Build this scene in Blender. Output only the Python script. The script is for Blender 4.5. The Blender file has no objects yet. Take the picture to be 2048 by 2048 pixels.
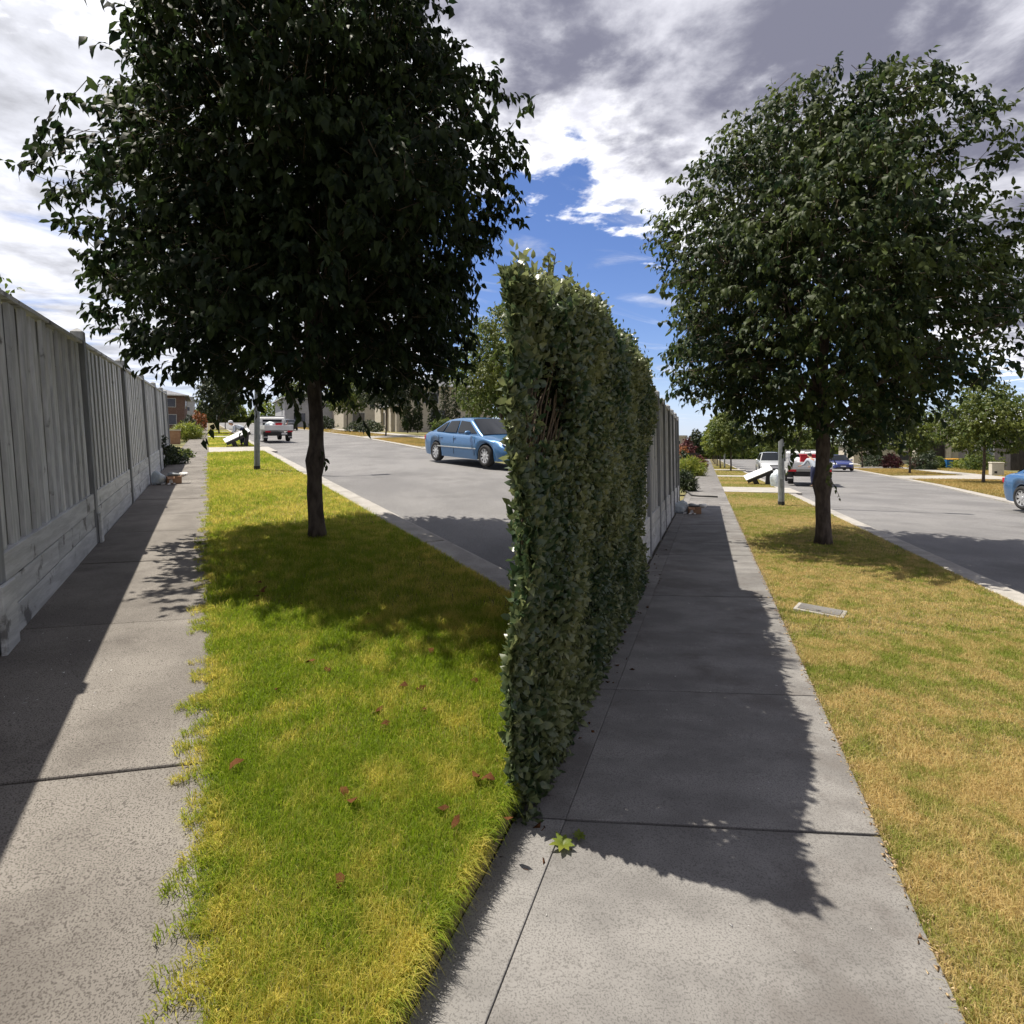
import bpy, bmesh, math, random
import numpy as np
from mathutils import Vector, Matrix
R_ = random.Random(7)
NR = np.random.default_rng(11)
S = bpy.context.scene
C = S.collection
rad = math.radians

# ------------------------------------------------------------------ camera
EYE = 1.5
cam = bpy.data.cameras.new('camera')
cam.sensor_width = 36.0
cam.lens = 18.63
cam.shift_x = 0.0507
cam.shift_y = -0.0725
cam.clip_start = 0.05
cam.clip_end = 4000
co = bpy.data.objects.new('camera', cam)
C.objects.link(co)
co.location = (0, 0, EYE)
co.rotation_euler = (rad(90), 0, 0)
S.camera = co

# ------------------------------------------------------------------ sun, sky, exposure
SUN_AZ, SUN_EL = rad(-66.0), rad(66.0)     # azimuth from +Y towards +X
SUN = Vector((math.sin(SUN_AZ) * math.cos(SUN_EL), math.cos(SUN_AZ) * math.cos(SUN_EL), math.sin(SUN_EL)))
sl = bpy.data.lights.new('sun', 'SUN')
sl.energy = 2.0
sl.angle = rad(0.5)
sl.color = (1.0, 0.93, 0.82)
so = bpy.data.objects.new('sun', sl)
C.objects.link(so)
so.rotation_euler = (-SUN).to_track_quat('-Z', 'Y').to_euler()

S.view_settings.view_transform = 'Standard'
S.view_settings.look = 'None'
S.view_settings.exposure = 1.90
S.view_settings.gamma = 1.0
S.view_settings.use_curve_mapping = False

W = bpy.data.worlds.new('World')
S.world = W
W.use_nodes = True


def build_sky():
    nt = W.node_tree
    nt.nodes.clear()
    N, Lk = nt.nodes.new, nt.links.new

    def m(op, a, b=None, c=None):
        n = N('ShaderNodeMath'); n.operation = op
        for i, v in enumerate((a, b, c)):
            if v is None: continue
            if isinstance(v, (int, float)): n.inputs[i].default_value = v
            else: Lk(v, n.inputs[i])
        return n.outputs[0]

    def rmp(v, lo, hi, a=0.0, b=1.0, smooth=True):
        n = N('ShaderNodeMapRange')
        n.interpolation_type = 'SMOOTHSTEP' if smooth else 'LINEAR'
        Lk(v, n.inputs[0])
        for i, q in zip((1, 2, 3, 4), (lo, hi, a, b)): n.inputs[i].default_value = q
        return n.outputs[0]

    def mixc(f, a, b):
        n = N('ShaderNodeMix'); n.data_type = 'RGBA'
        if isinstance(f, float): n.inputs[0].default_value = f
        else: Lk(f, n.inputs[0])
        for i, v in ((6, a), (7, b)):
            if isinstance(v, tuple): n.inputs[i].default_value = (*v, 1)
            else: Lk(v, n.inputs[i])
        return n.outputs[2]

    def scl(c, f):
        n = N('ShaderNodeVectorMath'); n.operation = 'SCALE'
        if isinstance(c, tuple): n.inputs[0].default_value = c
        else: Lk(c, n.inputs[0])
        if isinstance(f, (int, float)): n.inputs[3].default_value = f
        else: Lk(f, n.inputs[3])
        return n.outputs[0]

    def noise(vec, scale, detail, rough, dist=0.0):
        n = N('ShaderNodeTexNoise')
        Lk(vec, n.inputs['Vector'])
        n.inputs['Scale'].default_value = scale
        n.inputs['Detail'].default_value = detail
        n.inputs['Roughness'].default_value = rough
        n.inputs['Distortion'].default_value = dist
        return n.outputs['Fac']
    tc = N('ShaderNodeTexCoord')
    nrm = N('ShaderNodeVectorMath'); nrm.operation = 'NORMALIZE'
    Lk(tc.outputs['Generated'], nrm.inputs[0])
    sp = N('ShaderNodeSeparateXYZ'); Lk(nrm.outputs[0], sp.inputs[0])
    x, y, z = sp.outputs
    zc = m('MAXIMUM', z, 0.012)
    cb = N('ShaderNodeCombineXYZ'); Lk(x, cb.inputs[0]); Lk(y, cb.inputs[1]); Lk(zc, cb.inputs[2])
    sky = N('ShaderNodeTexSky')
    sky.sky_type = 'NISHITA'
    sky.sun_disc = False
    sky.sun_elevation = SUN_EL
    sky.sun_rotation = SUN_AZ
    sky.air_density = 1.0
    sky.dust_density = 0.15
    sky.ozone_density = 1.6
    Lk(cb.outputs[0], sky.inputs[0])
    hs = N('ShaderNodeHueSaturation')
    hs.inputs['Saturation'].default_value = SKY_SAT
    hs.inputs['Value'].default_value = SKY_VAL
    Lk(sky.outputs[0], hs.inputs['Color'])
    tint = N('ShaderNodeVectorMath'); tint.operation = 'MULTIPLY'
    Lk(hs.outputs[0], tint.inputs[0]); tint.inputs[1].default_value = (0.92, 0.94, 1.22)
    base = tint.outputs[0]
    # angle to the sun
    dt = N('ShaderNodeVectorMath'); dt.operation = 'DOT_PRODUCT'
    Lk(nrm.outputs[0], dt.inputs[0]); dt.inputs[1].default_value = SUN
    ang = m('ARCCOSINE', m('MINIMUM', dt.outputs['Value'], 0.999999))
    # cloud deck seen in perspective
    zd = m('ADD', zc, 0.06)
    u, v = m('DIVIDE', x, zd), m('DIVIDE', y, zd)
    pc = N('ShaderNodeCombineXYZ'); Lk(u, pc.inputs[0]); Lk(v, pc.inputs[1])
    P = pc.outputs[0]
    rot = N('ShaderNodeVectorRotate'); rot.rotation_type = 'Z_AXIS'
    rot.inputs['Angle'].default_value = rad(-28)
    Lk(P, rot.inputs['Vector'])
    st = N('ShaderNodeVectorMath'); st.operation = 'MULTIPLY'
    Lk(rot.outputs[0], st.inputs[0]); st.inputs[1].default_value = (0.45, 1.5, 1)
    Q = st.outputs[0]
    n_big = noise(P, 1.15, 4, 0.5)
    n_puff = noise(P, 4.2, 9, 0.58, 0.15)
    n_fine = noise(P, 10.0, 7, 0.6, 0.2)
    n_cir = noise(Q, 1.5, 8, 0.58, 0.9)
    n_lit = noise(P, 3.0, 7, 0.58, 0.2)
    glow = m('POWER', 2.718, m('MULTIPLY', ang, -2.6))
    # altocumulus bank: its rim is a line across the deck
    q = m('ADD', m('MULTIPLY', u, -0.53), m('MULTIPLY', v, 0.85))
    qd = m('ADD', m('SUBTRACT', 1.47, q), m('MULTIPLY', m('SUBTRACT', n_puff, 0.5), 1.5))
    qd = m('ADD', qd, m('MULTIPLY', m('SUBTRACT', n_big, 0.5), 0.55))
    bank = rmp(qd, -0.06, 0.14)
    deep = rmp(qd, 0.02, 0.62)
    litv = rmp(n_lit, 0.40, 0.70)
    grey = mixc(litv, (0.125, 0.127, 0.168), (0.44, 0.44, 0.48))
    rim = mixc(rmp(n_fine, 0.3, 0.7), (0.50, 0.50, 0.55), (0.86, 0.86, 0.88))
    bankc = mixc(deep, rim, grey)
    # high wispy cirrus veil, thicker towards the sun
    cir = rmp(m('ADD', n_cir, rmp(m('MULTIPLY', u, -1.0), -0.25, 0.75, 0.0, 0.30)), 0.50, 0.76)
    low = rmp(z, 0.0, 0.16)
    cir = m('MULTIPLY', cir, m('ADD', 0.35, m('MULTIPLY', low, 0.65)))
    cirt = m('ADD', 0.60, m('MULTIPLY', m('SUBTRACT', n_lit, 0.5), 1.3))
    cirb = m('MULTIPLY', m('MAXIMUM', cirt, 0.3), m('ADD', 0.80, m('MULTIPLY', glow, 0.26)))
    circ = scl((0.94, 0.955, 1.04), cirb)
    haze = rmp(z, 0.02, 0.14, 0.55, 0.0)
    c0 = mixc(haze, scl(base, 0.1), (0.36, 0.45, 0.60))
    c1 = mixc(cir, c0, circ)
    bglow = m('ADD', 1.0, m('MULTIPLY', glow, 0.5))
    c2 = mixc(bank, c1, scl(bankc, bglow))
    # the sun itself behind thin cloud
    core = rmp(ang, 0.010, 0.024, 9.0, 0.0)
    aur = m('MULTIPLY', m('POWER', 2.718, m('MULTIPLY', ang, -9.0)), 0.40)
    add = N('ShaderNodeVectorMath'); add.operation = 'ADD'
    Lk(c2, add.inputs[0]); Lk(scl((1.0, 0.97, 0.92), m('ADD', core, aur)), add.inputs[1])
    bg = N('ShaderNodeBackground')
    bg.inputs['Strength'].default_value = 0.1
    Lk(scl(add.outputs[0], 10.0 * SKY_GAIN), bg.inputs['Color'])
    out = N('ShaderNodeOutputWorld')
    Lk(bg.outputs[0], out.inputs['Surface'])


SKY_SAT, SKY_VAL, SKY_GAIN = 1.08, 0.60, 0.52
build_sky()

# ------------------------------------------------------------------ helpers


def tag(o, label=None, cat=None, group=None, kind=None):
    for k, v in (('label', label), ('category', cat), ('group', group), ('kind', kind)):
        if v: o[k] = v
    return o


class Street:
    """A street with its own direction and gentle grade: s along it, t to the right of the path's edge."""

    def __init__(self, dx, dy, k):
        l = math.hypot(dx, dy)
        self.d = Vector((dx / l, dy / l, 0)); self.n = Vector((dy / l, -dx / l, 0)); self.k = k
        self.rot = math.atan2(self.n.y, self.n.x)

    def P(self, s, t, h=0.0):
        p = self.d * s + self.n * t
        return Vector((p.x, p.y, self.k * p.y + h))

    def g(self, x, y): return self.k * y

    def inv(self, x, y): return self.d.x * x + self.d.y * y, self.n.x * x + self.n.y * y


LS = Street(-0.476, 1.0, 0.036)
RS = Street(0.467, 1.0, -0.032)


def thing(name, label, cat, st, s, t, yaw=0.0, group=None, h=0.0, tilt=False):
    o = bpy.data.objects.new(name, None)
    C.objects.link(o)
    o.empty_display_size = 0.2
    o.location = st.P(s, t, h)
    o.rotation_euler = (0, 0, st.rot + rad(yaw))
    if tilt:
        up = Vector((0, -st.k, 1)).normalized()
        f = Matrix.Rotation(st.rot + rad(yaw), 3, 'Z') @ Vector((0, 1, 0))
        r = f.cross(up).normalized(); f = up.cross(r)
        o.rotation_euler = Matrix((r, f, up)).transposed().to_euler()
    return tag(o, label, cat, group)


class MB:
    def __init__(self): self.v = []; self.f = []

    def quad(self, *p):
        b = len(self.v); self.v += [tuple(q) for q in p]; self.f.append(tuple(range(b, b + len(p)))); return self

    def box(self, x0, x1, y0, y1, z0, z1, mtx=None):
        b = len(self.v)
        c = [(x0, y0, z0), (x1, y0, z0), (x1, y1, z0), (x0, y1, z0), (x0, y0, z1), (x1, y0, z1), (x1, y1, z1), (x0, y1, z1)]
        if mtx is not None: c = [tuple(mtx @ Vector(p)) for p in c]
        self.v += c
        self.f += [tuple(b + i for i in q) for q in ((0, 3, 2, 1), (4, 5, 6, 7), (0, 1, 5, 4), (1, 2, 6, 5), (2, 3, 7, 6), (3, 0, 4, 7))]
        return self

    def prism(self, poly, z0, z1, axis='z'):
        """Extrude a polygon; axis z: poly in xy; axis x: poly in yz, extruded along x."""
        b = len(self.v); n = len(poly)
        for z in (z0, z1):
            for p in poly:
                self.v.append((p[0], p[1], z) if axis == 'z' else ((z, p[0], p[1]) if axis == 'x' else (p[0], z, p[1])))
        self.f.append(tuple(b + i for i in reversed(range(n)))); self.f.append(tuple(b + n + i for i in range(n)))
        for i in range(n):
            j = (i + 1) % n
            self.f.append((b + i, b + j, b + n + j, b + n + i))
        return self

    def tube(self, pts, rs, k=8, cap=True):
        pts = [Vector(p) for p in pts]
        b = len(self.v); n = len(pts)
        ref = None
        for i, p in enumerate(pts):
            t = (pts[min(i + 1, n - 1)] - pts[max(i - 1, 0)])
            t = t.normalized() if t.length > 1e-9 else Vector((0, 0, 1))
            if ref is None: ref = Vector((1, 0, 0)) if abs(t.x) < 0.8 else Vector((0, 1, 0))
            a = t.cross(ref).normalized(); c = a.cross(t).normalized(); ref = c
            r = rs[i] if isinstance(rs, (list, tuple)) else rs
            for j in range(k):
                w = 2 * math.pi * j / k
                self.v.append(tuple(p + (c * math.cos(w) + a * math.sin(w)) * r))
        for i in range(n - 1):
            for j in range(k):
                self.f.append((b + i * k + j, b + i * k + (j + 1) % k, b + (i + 1) * k + (j + 1) % k, b + (i + 1) * k + j))
        if cap:
            self.f.append(tuple(b + j for j in reversed(range(k)))); self.f.append(tuple(b + (n - 1) * k + j for j in range(k)))
        return self

    def lathe(self, prof, k=24, axis='x', off=(0, 0, 0), closed=False):
        b = len(self.v); n = len(prof)
        for r, h in prof:
            for j in range(k):
                w = 2 * math.pi * j / k
                c, s = r * math.cos(w), r * math.sin(w)
                p = (h, c, s) if axis == 'x' else (c, s, h)
                self.v.append((p[0] + off[0], p[1] + off[1], p[2] + off[2]))
        for i in range(n if closed else n - 1):
            i2 = (i + 1) % n
            for j in range(k):
                j2 = (j + 1) % k
                self.f.append((b + i * k + j, b + i * k + j2, b + i2 * k + j2, b + i2 * k + j))
        if not closed:
            self.f.append(tuple(b + j for j in range(k))); self.f.append(tuple(b + (n - 1) * k + j for j in reversed(range(k))))
        return self

    def mesh(self, name, fix=True):
        me = bpy.data.meshes.new(name)
        me.from_pydata(self.v, [], self.f)
        if fix:
            bm = bmesh.new(); bm.from_mesh(me)
            bmesh.ops.recalc_face_normals(bm, faces=bm.faces)
            bm.to_mesh(me); bm.free()
        return me

    def build(self, name, mat, parent=None, smooth=False, bevel=0.0, loc=None):
        me = self.mesh(name)
        return add(name, me, mat, parent, smooth, bevel, loc)


def add(name, me, mat=None, parent=None, smooth=False, bevel=0.0, loc=None):
    o = bpy.data.objects.new(name, me)
    C.objects.link(o)
    if mat is not None and not me.materials: me.materials.append(mat)
    if parent is not None: o.parent = parent
    if loc is not None: o.location = loc
    if smooth:
        me.polygons.foreach_set('use_smooth', [True] * len(me.polygons))
    if bevel:
        b = o.modifiers.new('bevel', 'BEVEL'); b.width = bevel; b.segments = 2; b.limit_method = 'ANGLE'
    return o


def np_mesh(name, V, T, attr=None):
    V = np.asarray(V, np.float32).reshape(-1, 3); T = np.asarray(T, np.int32).reshape(-1, 3)
    me = bpy.data.meshes.new(name)
    me.vertices.add(len(V)); me.vertices.foreach_set('co', V.ravel())
    me.loops.add(T.size); me.loops.foreach_set('vertex_index', T.ravel())
    me.polygons.add(len(T)); me.polygons.foreach_set('loop_start', np.arange(0, T.size, 3, dtype=np.int32))
    try: me.polygons.foreach_set('loop_total', np.full(len(T), 3, np.int32))
    except Exception: pass
    if attr is not None:
        a = me.attributes.new('v', 'FLOAT', 'POINT'); a.data.foreach_set('value', np.asarray(attr, np.float32).ravel())
    me.update(calc_edges=True)
    return me


def unit(a): return a / np.maximum(np.linalg.norm(a, axis=-1, keepdims=True), 1e-9)


def leaf_np(P, D, U, L, Wd, curl=0.18, fold=0.22, rich=False):
    """Pointed oval leaves with a drooping tip: 6 vertices, 4 triangles (rich: 8 vertices with a folded midrib)."""
    N = len(P); D = unit(D); Sd = unit(np.cross(D, U)); U = np.cross(Sd, D)
    L = np.broadcast_to(np.asarray(L, float), (N,))[:, None]; Wd = np.broadcast_to(np.asarray(Wd, float), (N,))[:, None]
    m1 = P + D * L * .30 + U * L * curl * .25; m2 = P + D * L * .68 - U * L * curl * .15
    f = Wd * fold
    tip = P + D * L - U * L * curl
    if rich:
        V = np.stack([P, m1 + Sd * Wd * .48 + U * f, m1 - Sd * Wd * .48 + U * f, m1, m2 + Sd * Wd * .36 + U * f * .8, m2 - Sd * Wd * .36 + U * f * .8, m2, tip], 1)
        T = np.array([[0, 3, 1], [0, 2, 3], [3, 6, 4], [3, 4, 1], [2, 5, 6], [2, 6, 3], [6, 7, 4], [5, 7, 6]]); k = 8
    else:
        V = np.stack([P, m1 + Sd * Wd * .48 + U * f, m1 - Sd * Wd * .48, m2 + Sd * Wd * .36, m2 - Sd * Wd * .36 + U * f * .8, tip], 1)
        T = np.array([[0, 2, 1], [1, 2, 4], [1, 4, 3], [3, 4, 5]]); k = 6
    b = (np.arange(N) * k)[:, None, None]
    return V.reshape(-1, 3), (b + T[None]).reshape(-1, 3)


def rnd_dir(n):
    a = NR.normal(size=(n, 3)); return unit(a)


# ------------------------------------------------------------------ materials
MATS = {}


def mat(name, col, col2=None, rough=0.75, scale=4.0, detail=6, stretch=(1, 1, 1), lo=0.35, hi=0.65, bump=0.0, bscale=40.0,
        spec=0.4, metal=0.0, transl=0.0, tcol=None, attr=False, rand=0.0, grit=0.0, gscale=150.0, gcol=None, coat=0.0,
        bdist=0.01, emit=None, stain=None, stscale=0.8, stlo=0.5, sthi=0.7):
    """One procedural material: two colours mixed by noise, an optional grit layer, stains, bump and translucency."""
    m = bpy.data.materials.new(name); MATS[name] = m
    m.use_nodes = True
    nt = m.node_tree; N, Lk = nt.nodes.new, nt.links.new
    b = nt.nodes['Principled BSDF']; out = nt.nodes['Material Output']
    tc = N('ShaderNodeTexCoord'); vec = tc.outputs['Object']
    oi = None
    if rand:
        oi = N('ShaderNodeObjectInfo')
        ml = N('ShaderNodeMath'); ml.operation = 'MULTIPLY'; ml.inputs[1].default_value = 37.0
        Lk(oi.outputs['Random'], ml.inputs[0])
        ad = N('ShaderNodeVectorMath'); ad.operation = 'ADD'
        Lk(vec, ad.inputs[0]); Lk(ml.outputs[0], ad.inputs[1]); vec = ad.outputs[0]
    mp = N('ShaderNodeMapping'); mp.inputs['Scale'].default_value = stretch
    Lk(vec, mp.inputs['Vector'])

    def noise(sc, det=detail, r=0.6, src=None):
        n = N('ShaderNodeTexNoise'); n.inputs['Scale'].default_value = sc; n.inputs['Detail'].default_value = det
        n.inputs['Roughness'].default_value = r
        Lk(src or mp.outputs[0], n.inputs['Vector']); return n.outputs['Fac']

    def ramp(f, a, c):
        n = N('ShaderNodeMapRange'); n.interpolation_type = 'SMOOTHSTEP'
        n.inputs[1].default_value = a; n.inputs[2].default_value = c; Lk(f, n.inputs[0]); return n.outputs[0]

    def mix(f, a, c):
        n = N('ShaderNodeMix'); n.data_type = 'RGBA'; Lk(f, n.inputs[0])
        for i, q in ((6, a), (7, c)):
            if isinstance(q, tuple): n.inputs[i].default_value = (*q, 1)
            else: Lk(q, n.inputs[i])
        return n.outputs[2]
    colr = col
    if col2 is not None:
        f = ramp(noise(scale), lo, hi)
        if attr:
            at = N('ShaderNodeAttribute'); at.attribute_name = 'v'
            av = N('ShaderNodeMath'); av.operation = 'MULTIPLY_ADD'
            Lk(at.outputs['Fac'], av.inputs[0]); av.inputs[1].default_value = 1.1; av.inputs[2].default_value = -0.55
            a2 = N('ShaderNodeMath'); a2.operation = 'ADD'; a2.use_clamp = True
            Lk(f, a2.inputs[0]); Lk(av.outputs[0], a2.inputs[1]); f = a2.outputs[0]
        colr = mix(f, col, col2)
    if stain is not None: colr = mix(ramp(noise(stscale, 7, 0.65, vec), stlo, sthi), colr, stain)
    if grit:
        gn = ramp(noise(gscale, 3, 0.6, vec), 0.50, 0.60)
        gm = N('ShaderNodeMath'); gm.operation = 'MULTIPLY'; gm.inputs[1].default_value = grit; Lk(gn, gm.inputs[0])
        colr = mix(gm.outputs[0], colr, gcol or (0.04, 0.04, 0.04))
    if rand:
        hs = N('ShaderNodeHueSaturation')
        mr = N('ShaderNodeMapRange'); mr.inputs[3].default_value = 1 - rand; mr.inputs[4].default_value = 1 + rand
        Lk(oi.outputs['Random'], mr.inputs[0]); Lk(mr.outputs[0], hs.inputs['Value'])
        if isinstance(colr, tuple): hs.inputs['Color'].default_value = (*colr, 1)
        else: Lk(colr, hs.inputs['Color'])
        colr = hs.outputs[0]
    if isinstance(colr, tuple): b.inputs['Base Color'].default_value = (*colr, 1)
    else: Lk(colr, b.inputs['Base Color'])
    b.inputs['Roughness'].default_value = rough
    b.inputs['Specular IOR Level'].default_value = spec
    b.inputs['Metallic'].default_value = metal
    b.inputs['Coat Weight'].default_value = coat
    b.inputs['Coat Roughness'].default_value = 0.04
    if bump:
        bp = N('ShaderNodeBump'); bp.inputs['Strength'].default_value = bump; bp.inputs['Distance'].default_value = bdist
        Lk(noise(bscale, 5), bp.inputs['Height']); Lk(bp.outputs[0], b.inputs['Normal'])
    if transl:
        t = N('ShaderNodeBsdfTranslucent')
        if tcol is not None and isinstance(tcol, float):
            sc = N('ShaderNodeVectorMath'); sc.operation = 'SCALE'; sc.inputs[3].default_value = tcol
            if isinstance(colr, tuple): sc.inputs[0].default_value = colr
            else: Lk(colr, sc.inputs[0])
            Lk(sc.outputs[0], t.inputs['Color'])
        elif tcol is not None: t.inputs['Color'].default_value = (*tcol, 1)
        ms = N('ShaderNodeMixShader'); ms.inputs[0].default_value = transl
        Lk(b.outputs[0], ms.inputs[1]); Lk(t.outputs[0], ms.inputs[2]); Lk(ms.outputs[0], out.inputs['Surface'])
    return m


M_pathL = mat('concrete_warm', (0.16, 0.147, 0.132), (0.235, 0.218, 0.196), 0.8, 1.6, 8, bump=0.55, bscale=120, bdist=0.004,
              grit=0.8, gscale=170, gcol=(0.055, 0.048, 0.043), rand=0.06, spec=0.15, stain=(0.115, 0.104, 0.094), stscale=1.3, stlo=0.52, sthi=0.75)
M_pathR = mat('concrete_grey', (0.155, 0.149, 0.142), (0.225, 0.217, 0.206), 0.8, 2.2, 9, bump=0.4, bscale=90, bdist=0.004,
              grit=0.6, gscale=170, gcol=(0.075, 0.071, 0.067), rand=0.12, spec=0.3, stretch=(1, 1.6, 1), stain=(0.13, 0.12, 0.112), stscale=1.7, stlo=0.48, sthi=0.66)
M_drive = mat('driveway_concrete', (0.30, 0.285, 0.26), (0.38, 0.36, 0.325), 0.8, 1.2, grit=0.3, gscale=60, gcol=(0.25, 0.24, 0.22), bump=0.2)
M_kerb = mat('kerb_concrete', (0.28, 0.265, 0.24), (0.38, 0.36, 0.33), 0.8, 3.0, bump=0.4, bscale=70, grit=0.4, gscale=80, gcol=(0.2, 0.19, 0.18), rand=0.08)
M_road = mat('asphalt', (0.16, 0.156, 0.156), (0.225, 0.22, 0.217), 0.75, 0.6, 8, bump=0.8, bscale=110, bdist=0.008, grit=0.75, gscale=90,
             gcol=(0.08, 0.08, 0.08), spec=0.25, stain=(0.125, 0.122, 0.12), stscale=0.45, stlo=0.52, sthi=0.72, stretch=(1, 0.6, 1))
M_soil = mat('soil', (0.10, 0.085, 0.04), (0.17, 0.14, 0.06), 0.95, 8, bump=0.5, bscale=40)
M_dirt = mat('dark_soil', (0.035, 0.03, 0.026), (0.09, 0.08, 0.065), 0.95, 20, bump=0.8, bscale=60, grit=0.6, gscale=50, gcol=(0.25, 0.24, 0.22))
M_land = mat('land', (0.10, 0.11, 0.04), (0.20, 0.17, 0.07), 0.95, 0.2, bump=0.2, bscale=3)
M_grassL = mat('grass_green', (0.165, 0.235, 0.012), (0.50, 0.42, 0.095), 0.55, 4.5, 8, attr=True, lo=0.33, hi=0.74, transl=0.50, tcol=1.75, spec=0.3)
M_grassR = mat('grass_dry', (0.22, 0.27, 0.04), (0.55, 0.42, 0.18), 0.6, 5.0, 8, attr=True, lo=0.31, hi=0.62, transl=0.42, tcol=1.3, spec=0.25)
M_grassF = mat('grass_straw', (0.25, 0.22, 0.06), (0.48, 0.34, 0.12), 0.6, 0.5, attr=True, transl=0.4, tcol=1.3)
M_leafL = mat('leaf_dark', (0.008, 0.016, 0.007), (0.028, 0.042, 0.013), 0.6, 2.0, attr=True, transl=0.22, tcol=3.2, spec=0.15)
M_leafR = mat('leaf_green', (0.013, 0.029, 0.011), (0.066, 0.088, 0.024), 0.55, 1.6, attr=True, transl=0.32, tcol=2.2, spec=0.22)
M_leafT = mat('leaf_street', (0.045, 0.075, 0.015), (0.12, 0.14, 0.025), 0.5, 0.6, attr=True, transl=0.4, tcol=2.2, spec=0.4)
M_leafD = mat('leaf_evergreen', (0.015, 0.03, 0.012), (0.045, 0.06, 0.018), 0.5, 0.9, attr=True, transl=0.2, tcol=2.0, spec=0.4)
M_leafH = mat('hedge_leaf', (0.035, 0.065, 0.028), (0.17, 0.19, 0.08), 0.36, 1.4, attr=True, transl=0.28, tcol=2.0, spec=0.55)
M_leafY = mat('leaf_yellow_green', (0.11, 0.16, 0.02), (0.22, 0.23, 0.035), 0.5, 2, attr=True, transl=0.4, tcol=1.8)
M_leafO = mat('leaf_orange', (0.10, 0.06, 0.025), (0.36, 0.12, 0.04), 0.5, 2, attr=True, transl=0.35, tcol=1.5)
M_leafP = mat('leaf_purple', (0.06, 0.02, 0.025), (0.16, 0.05, 0.05), 0.5, 2, attr=True, transl=0.3, tcol=1.5)
M_bark = mat('bark', (0.055, 0.042, 0.036), (0.13, 0.105, 0.085), 0.9, 14, stretch=(1, 1, 0.35), bump=0.9, bscale=34, bdist=0.015)
M_twig = mat('twig', (0.07, 0.05, 0.035), (0.12, 0.09, 0.06), 0.85, 10)
M_core = mat('hedge_core_dark', (0.012, 0.013, 0.008), (0.03, 0.028, 0.018), 0.95, 8)  # for the dark core added inside the hedge
M_pal = mat('paling_paint', (0.48, 0.49, 0.49), (0.70, 0.71, 0.71), 0.7, 7, 9, stretch=(3, 3, 0.35), lo=0.35, hi=0.7, bump=0.4, bscale=25, rand=0.17,
            stain=(0.17, 0.165, 0.16), stscale=5, stlo=0.60, sthi=0.74, spec=0.3)
M_palB = mat('paling_paint_recess_shade', (0.20, 0.205, 0.21), (0.31, 0.315, 0.32), 0.75, 7, 9, stretch=(3, 3, 0.35), bump=0.4, bscale=25, rand=0.10, spec=0.3)  # darker copy of the paling paint: recess shade put into the colour
M_post = mat('post_paint', (0.23, 0.24, 0.25), (0.32, 0.33, 0.34), 0.7, 6, 8, stretch=(3, 3, 0.4), bump=0.35, bscale=25, rand=0.06, spec=0.3)
M_slp = mat('sleeper_paint', (0.50, 0.51, 0.51), (0.66, 0.67, 0.67), 0.75, 5, 9, stretch=(3, 0.4, 3), bump=0.5, bscale=20, rand=0.07,
            stain=(0.2, 0.195, 0.19), stscale=3.2, stlo=0.57, sthi=0.66, spec=0.3)
M_galv = mat('pole_grey', (0.20, 0.22, 0.23), (0.28, 0.30, 0.31), 0.5, 8, metal=0.25, bump=0.1)
M_blue = mat('blue_paint', (0.055, 0.15, 0.31), None, 0.3, coat=0.5, metal=0.35, spec=0.5)
M_navy = mat('navy_paint', (0.02, 0.035, 0.16), None, 0.3, coat=0.8, spec=0.5)
M_black = mat('black_paint', (0.012, 0.013, 0.016), None, 0.3, coat=0.6)
M_silver = mat('silver_paint', (0.5, 0.52, 0.54), None, 0.35, coat=0.6, metal=0.3)
M_white = mat('white_paint', (0.74, 0.75, 0.76), (0.66, 0.66, 0.66), 0.45, 3, coat=0.2)
M_alu = mat('tray_aluminium', (0.55, 0.56, 0.58), (0.45, 0.46, 0.47), 0.5, 6, metal=0.4)
M_glass = mat('car_glass', (0.012, 0.015, 0.018), None, 0.05, spec=0.45)
M_tyre = mat('tyre_rubber', (0.018, 0.018, 0.018), (0.03, 0.03, 0.03), 0.85, 20)
M_rim = mat('alloy', (0.62, 0.63, 0.65), None, 0.35, metal=0.6)
M_plastic = mat('dark_plastic', (0.02, 0.02, 0.022), (0.035, 0.035, 0.035), 0.6, 20)
M_chrome = mat('chrome', (0.7, 0.7, 0.72), None, 0.2, metal=0.9)
M_lampw = mat('headlight_lens', (0.7, 0.72, 0.75), None, 0.1, spec=0.8, coat=0.6)
M_red = mat('red_plastic', (0.50, 0.015, 0.03), (0.42, 0.012, 0.025), 0.5, 5)
M_plate = mat('plate_white', (0.65, 0.65, 0.66), None, 0.5)
M_card = mat('cardboard', (0.30, 0.17, 0.10), (0.38, 0.23, 0.14), 0.85, 6, bump=0.2)
M_bag = mat('plastic_bag', (0.55, 0.63, 0.68), (0.72, 0.76, 0.78), 0.35, 5, bump=0.6, bscale=14, bdist=0.02, transl=0.2, tcol=(0.6, 0.65, 0.7))
M_paper = mat('white_paper', (0.75, 0.74, 0.72), (0.68, 0.67, 0.65), 0.8, 8, bump=0.3, bscale=30)
M_dead = mat('dead_leaf', (0.055, 0.020, 0.008), (0.11, 0.048, 0.018), 0.9, 30, spec=0.1, rand=0.25)
M_wall = mat('render_beige', (0.46, 0.42, 0.35), (0.52, 0.48, 0.41), 0.9, 2, bump=0.15, bscale=60)
M_wallg = mat('render_grey', (0.36, 0.37, 0.39), (0.42, 0.43, 0.45), 0.9, 2, bump=0.1)
M_roof = mat('roof_grey', (0.10, 0.105, 0.12), (0.17, 0.175, 0.19), 0.7, 5, bump=0.3, bscale=12)
M_roofl = mat('roof_pale', (0.40, 0.42, 0.45), (0.48, 0.50, 0.53), 0.45, 5, metal=0.3)
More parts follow.
